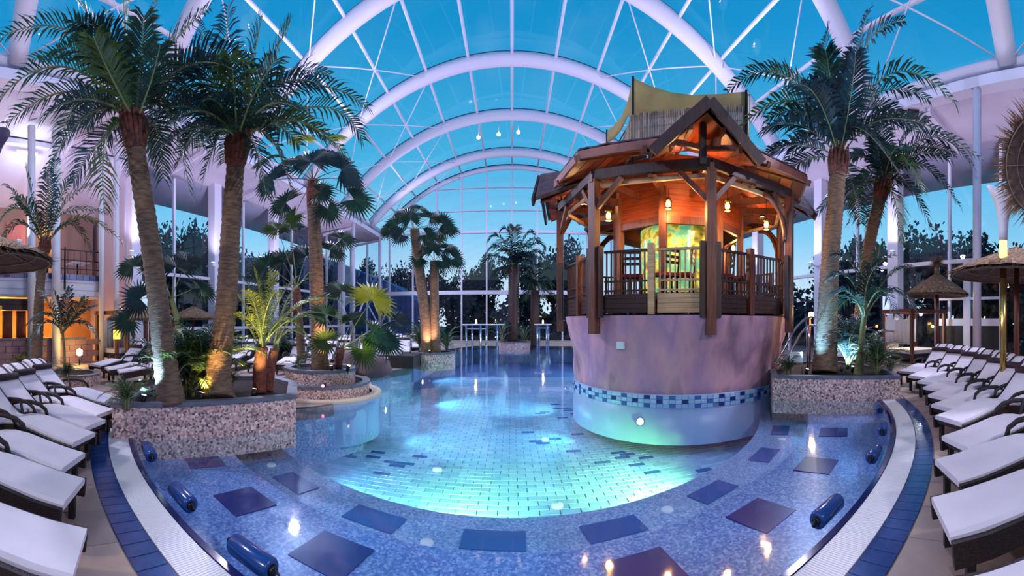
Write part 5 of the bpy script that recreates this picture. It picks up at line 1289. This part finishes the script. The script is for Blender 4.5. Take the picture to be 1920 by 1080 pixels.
# lamp pillar right, behind the young palm
q = PZ(1672, 668, 0)
d_ = Vector((q.x, q.y)).length; q = PD(1672, 605, 16.5); q.z = 0
t = thing('lamp_pillar', 'square pillar with a warm downlight behind the young right palm', 'pillar', q)
b = MB(); b.box(q+Vector((0, 0, .85)), (.55, .55, 1.9), rz=.6); b.build('shaft', mat('grey_blue_render', (120, 116, 140), .8), t)
b = MB(); b.lathe([(0, 1.62), (.07, 1.62), (.09, 1.5), (0, 1.5)], 12, (q.x-.4, q.y-.35, 0)); b.build('lamp_glass', m_lensw, t); lamp('POINT', (q.x-.48, q.y-.46, 1.42), 60, (1, .66, .2), .06)
b = MB(); b.box(q+Vector((.3, .5, 2.35)), (.62, .3, .8), rz=.6); b.build('lit_panel', glow('cool_lit_panel', (190, 210, 255), .9), t)
for px in (1622, 1644):
    q = PD(px, 612, 17.0); t = thing('wall_lamp', 'small orange wall lamp in the dark behind the young palm, %s of two' % ('left' if px < 1630 else 'right'), 'lamp', q)
    b = MB(); b.lathe([(0, -.06), (.06, -.03), (.05, .05), (0, .07)], 12, q); b.build('bulb', glow('orange_bulb', (255, 130, 60), 4.0), t); b = MB(); b.box(q+Vector((.03, .1, 0)), (.06, .12, .16)); b.build('bracket', m_iron, t)
q = PD(1521, 591, 11.3); t = thing('stair_lamp', 'bright warm lamp at the head of the gazebo stair', 'lamp', q)
b = MB(); b.lathe([(0, -.09), (.09, -.04), (.08, .07), (0, .1)], 14, q); b.build('globe', m_lensw, t); b = MB(); b.tube([q+Vector((0, .05, -.05)), (q.x, q.y+.05, .5)], .03, 8); b.build('post', m_wood, t); lamp('POINT', q+Vector((-.15, -.2, .1)), 60, (1, .6, .22), .06)
# ================================================================== LEFT BUILDING (two storeys, balcony)
XB = -14.0
tagk = lambda o: tag(o, kind='structure')
mb = MB(); mb.add([(-14.9, -6, 8.85), (-14.9, 9.5, 8.85), (-18.5, 9.5, 6.3), (-18.5, -6, 6.3), (-14.9, -6, 9.05), (-14.9, 9.5, 9.05), (-18.5, 9.5, 6.5), (-18.5, -6, 6.5)], [(0, 1, 2, 3), (7, 6, 5, 4), (0, 4, 5, 1), (3, 2, 6, 7)]); tagk(mb.build('ceiling_left_slope', m_plaster))
mb = MB(); mb.box((-18.6, 1.9, 4.4), (.3, 15.4, 8.9)); tagk(mb.build('wall_left', m_ochre))
mb = MB(); mb.box((-16.8, 9.6, 4.4), (3.6, .3, 8.9)); tagk(mb.build('wall_left_end', m_plaster))
mb = MB(); mb.box((-16.2, 1.0, 2.95), (4.4, 13.4, .7)); slab = tagk(mb.build('ceiling_balcony', m_white))
for z, m in ((3.42, m_navy),):
    for i in range(44):
        b = MB(); b.box((XB+.02, 7.55-.3*i, z), (.05, .27, .22)); b.build('tile', m if i % 2 else m_matl, slab)
for z in (2.66, 2.9, 3.2): b = MB(); b.box((XB+.01, 1.0, z), (.06, 13.4, .03)); b.build('groove_strip', m_plaster, slab)
rail = thing('balcony_railing', 'dark iron balcony railing above the orange-lit ground floor', 'railing', (XB, 4, 3.3))
for z in (3.75, 4.1, 4.5): b = MB(); b.beam((XB, -4, z), (XB, 7.6, z), .04, .04); b.build('rail', m_iron, rail)
for i in range(40): b = MB(); b.tube([(XB, 7.55-.28*i, 3.55), (XB, 7.55-.28*i, 4.5)], .012, 5); b.build('baluster', m_iron, rail)
for y in (7.55, 6.0, 4.5): b = MB(); b.tube([(XB+.06, y, 2.9), (XB+.06, y, 4.6)], .035, 6); b.build('bracket_post', m_iron, rail)
for y, w in ((5.55, .34), (7.55, .22), (8.25, .24), (4.55, .3)):
    mb = MB(); mb.tube([(XB+.25, y, 0), (XB+.25, y, 9.0)], w/2, 14); tagk(mb.build('wall_column', m_white))
# upper storey back wall, door and posts
mb = MB(); mb.box((-17.6, 1.8, 5.9), (.2, 14.6, 5.2)); uw = tagk(mb.build('wall_upper', mat('brown_grey_render', (132, 104, 96), .85)))
for y, c in ((6.6, m_ochre), (5.0, m_salmon), (3.2, m_ochre)): b = MB(); b.box((-17.45, y, 5.0), (.1, .9, 2.6)); b.build('door_panel', c, uw)
for k, y in enumerate((7.0, 5.6)):
    t = thing('terrace_table', 'white table on the balcony, %s one' % ('right' if k == 0 else 'left'), 'table', (-14.9, y, 3.56))
    b = MB(); b.box((-14.9, y, 4.12), (.8, .8, .04)); b.build('top', m_white, t); b = MB(); b.tube([(-14.9, y, 3.56), (-14.9, y, 4.11)], .04, 8); b.build('leg', m_iron, t)
# ground floor: terracotta colonnade and low stone wall
for i, y in enumerate((3.75, 4.3)):
    t = thing('terracotta_column', 'round terracotta column with a dark capital on the low wall, %s of two' % ('left' if i == 0 else 'right'), 'column', (-14.3, y, .95))
    b = MB(); b.tube([(-14.3, y, .95), (-14.3, y, 2.05)], .2, 16); b.build('shaft', m_redstone, t)
    b = MB(); b.box((-14.3, y, 2.12+.06), (.55, .55, .2)); b.build('capital', m_wood_d, t)
t = thing('beam', 'heavy dark beam on the terracotta columns', 'beam', (-14.3, 3.6, 2.3)); b = MB(); b.box((-14.3, 3.2, 2.4), (.5, 3.6, .22)); b.build('timber', m_wood_d, t)
lw = thing('garden_wall', 'low wall of rosy stone blocks under the terracotta columns', 'wall', (-14.1, 3.5, 0))
for j in range(4):
    y = 1.5 - (j % 2)*.25
    while y < 7.0:
        w = .52; b = MB(); b.box((-14.1, y+w/2, .12+.235*j), (.42, w-.02, .222)); b.build('stone_block', m_brickw, lw); y += w
b = MB(); b.box((-14.1, 4.1, .98), (.5, 5.6, .07)); b.build('coping', m_coping, lw)
# warm interior lights and lamps on the ground floor
for y in (2.5, 4.5, 6.5): lamp('AREA', (-16.4, y, 2.5), 110, (1, .52, .14), .8, (-16.4, y, 0))
lamp('POINT', (-15.6, 3.9, 1.9), 60, (1, .6, .15), .1)
for y in (3, 6): lamp('POINT', (-16.3, y, 5.8), 60, (1, .62, .4), .15)
q = PD(149, 660, 14.5); t = thing('garden_lamp', 'glowing yellow lamp low behind the slim young palm', 'lamp', q)
b = MB(); b.lathe([(0, -.16), (.11, -.1), (.12, .06), (0, .14)], 14, q); b.build('globe', m_lensw, t); b = MB(); b.tube([q+Vector((0, 0, -.15)), (q.x, q.y, 0)], .03, 6); b.build('post', m_iron, t); lamp('POINT', q+Vector((.2, -.2, .1)), 40, (1, .7, .2), .08)
q = PD(219, 627, 15.0); t = thing('wall_lantern', 'square yellow lantern left of the white column', 'lamp', q)
b = MB(); b.box(q, (.2, .2, .36)); b.build('glass', glow('yellow_panel', (255, 206, 70), 2.0), t); b = MB(); b.box(q+Vector((0, 0, .2)), (.24, .24, .05)); b.build('cap', m_iron, t)
# three ceiling spots seen near the far vault
for i, (px, py) in enumerate(((897, 258), (935, 252), (972, 248))):
    q = PD(px, py, 26.0); t = thing('ceiling_spot', 'small bright white spot lamp under the far vault, %s of three' % ('left', 'middle', 'right')[i], 'lamp', q)
    b = MB(); b.lathe([(0, -.12), (.12, -.05), (.12, .05), (.05, .12), (0, .12)], 14, q); b.build('lens', glow('white_lens', (255, 240, 220), 6.0), t)
    top = VC+sqrt(VR*VR-q.x*q.x); b = MB(); b.tube([q+Vector((0, 0, .1)), (q.x, q.y, top)], .02, 6); b.build('rod', m_steel, t)
# ================================================================== OUTSIDE: trees beyond the glass
def crown_mesh(n, seed, spread=1.0):
    r = random.Random(seed); b = MB()
    blobs = [(Vector((r.gauss(0, .34), r.gauss(0, .34), r.uniform(-.45, .55)))*spread, r.uniform(.28, .5)) for _ in range(11)]
    for i in range(n):
        c, q = r.choice(blobs); d = Vector((r.gauss(0, 1), r.gauss(0, 1), r.gauss(0, 1))).normalized()*q*r.uniform(.35, 1.05)
        p = c+d; u = Vector((r.gauss(0, 1), r.gauss(0, 1), r.gauss(0, 1))).normalized(); v = u.orthogonal(); s = r.uniform(.03, .06)
        b.add([p-u*s, p+v*s*.6, p+u*s, p-v*s*.6], [(0, 1, 2, 3)])
    return b
CR = [crown_mesh(2600, s).mesh('crown', m_night) for s in (1, 2, 3)]
TR = MB(); TR.tube([(0, 0, -1), (.03, 0, -.5), (0, .02, .2)], [.06, .045, .015], 7); TR.tube([(0, 0, -.4), (.25, .1, .2)], [.03, .01], 5); TR.tube([(0, 0, -.3), (-.22, -.1, .3)], [.03, .01], 5)
TRM = TR.mesh('trunk', m_wood_d)
trees = [(742, 470, 58, 1), (775, 478, 62, 0), (812, 500, 55, 2), (846, 468, 60, 1), (885, 485, 64, 0), (915, 462, 66, 2), (1000, 452, 60, 0), (1035, 430, 62, 1), (1062, 425, 58, 2), (1085, 462, 70, 0), (690, 470, 56, 2),
  (1655, 420, 27, 0), (1700, 405, 26, 2), (1755, 395, 25, 1), (1800, 400, 30, 0), (1850, 420, 24, 2), (1570, 430, 32, 1), (1605, 440, 30, 0), (1890, 430, 22, 1),
  (300, 400, 30, 0), (340, 380, 28, 1), (372, 395, 30, 2), (440, 430, 34, 0), (480, 440, 36, 1), (540, 455, 40, 2), (600, 470, 44, 0)]
names = ('left', 'right')
for i, (px, py, d, k) in enumerate(trees):
    tp = PD(px, py, d); hgt = (tp.z+.9); base = Vector((tp.x, tp.y, -.9))
    side = 'beyond the end glass' if px < 1100 and px > 650 else ('beyond the right glass' if px > 1100 else 'beyond the left glass')
    lab = 'dark dusk tree %s, %s' % (side, 'at picture column %d' % px)
    t = thing('tree', '', 'tree', base, group='dusk trees ' + side); t['px'] = px
    s = hgt/1.9
    inst('crown', CR[k], t, None, M=Matrix.Translation((0, 0, hgt-s*.92)) @ Matrix.Rotation(i*1.3, 4, 'Z') @ Matrix.Diagonal((s*(.62 if px > 1100 else .5), s*(.62 if px > 1100 else .5), s*.9, 1)))
    inst('trunk', TRM, t, None, M=Matrix.Translation((0, 0, hgt-s)) @ Matrix.Diagonal((s, s, s, 1)))
O20 = ('first', 'second', 'third', 'fourth', 'fifth', 'sixth', 'seventh', 'eighth', 'ninth', 'tenth', 'eleventh')
for sd in ('beyond the end glass', 'beyond the right glass', 'beyond the left glass'):
    g = sorted([o for o in COL.objects if o.get('group') == 'dusk trees '+sd], key=lambda o: o['px'])
    for i, o in enumerate(g):
        o['label'] = 'dark dusk tree %s, %s from the left' % (sd, O20[i]); del o['px']
# dark hedge banks and neighbouring roofs outside
def hedge(x0, y0, x1, y1, h, lab):
    b = MB(); r = random.Random(int(x0*10+y0)); L = Vector((x1-x0, y1-y0, 0)); n = Vector((-L.y, L.x, 0)).normalized()
    for i in range(9000):
        p = Vector((x0, y0, -.9))+L*r.random()+n*r.gauss(0, .5); hh = (h+.9)*(.8+.25*sin(p.x*.9+p.y*.7)); p.z += r.random()*hh
        u = Vector((r.gauss(0, 1), r.gauss(0, 1), r.gauss(0, 1))).normalized(); v = u.orthogonal(); s = r.uniform(.2, .4)
        b.add([p-u*s, p+v*s*.6, p+u*s, p-v*s*.6], [(0, 1, 2, 3)])
    tag(b.build('hedge', m_night), lab, 'hedge', kind='stuff')
hedge(-8, 46, 26, 46, 5.0, 'dark hedge across the garden beyond the end glass')
hedge(19, 4, 19, 34, 4.4, 'dark hedge along the right glass wall outside')
hedge(-19.5, 11, -19.5, 34, 4.6, 'dark hedge along the left glass wall outside')
mb = MB(); mb.add([(-34, 40, -.9), (-9.5, 43, -.9), (-9.5, 43, 3.2), (-14, 42.5, 6.2), (-22, 41, 9.5), (-34, 40, 10.5)], [(0, 1, 2, 3, 4, 5)])
mb.add([(-34, 46, -.9), (-9.5, 49, -.9), (-9.5, 49, 3.2), (-14, 48.5, 6.2), (-22, 47, 9.5), (-34, 46, 10.5)], [(5, 4, 3, 2, 1, 0)])
vs = [(-9.5, 43, -.9), (-9.5, 43, 3.2), (-14, 42.5, 6.2), (-22, 41, 9.5), (-34, 40, 10.5)]; vs2 = [(x, y+6, z) for x, y, z in vs]
mb.add(vs+vs2, [(i, i+5, i+6, i+1) for i in range(4)])
tag(mb.build('neighbour_hall', mat('dark_blue_cladding', (58, 76, 140), .5, col2=(40, 52, 110), scale=.6, stretch=(1, 1, 3))), 'dark blue curved-roof hall outside, beyond the left end glass', 'building')

q = PD(50, 286, 15.65); t = thing('strip_light', 'short bright strip light on the sloping ceiling at the far left', 'lamp', q)
b = MB(); b.box(q, (.12, .9, .08)); b.build('housing', m_white, t); b = MB(); b.box(q+Vector((.02, 0, -.05)), (.09, .8, .03)); b.build('tube', m_lens, t); lamp('POINT', q+Vector((.3, 0, -.3)), 60, (.7, .9, 1), .1)
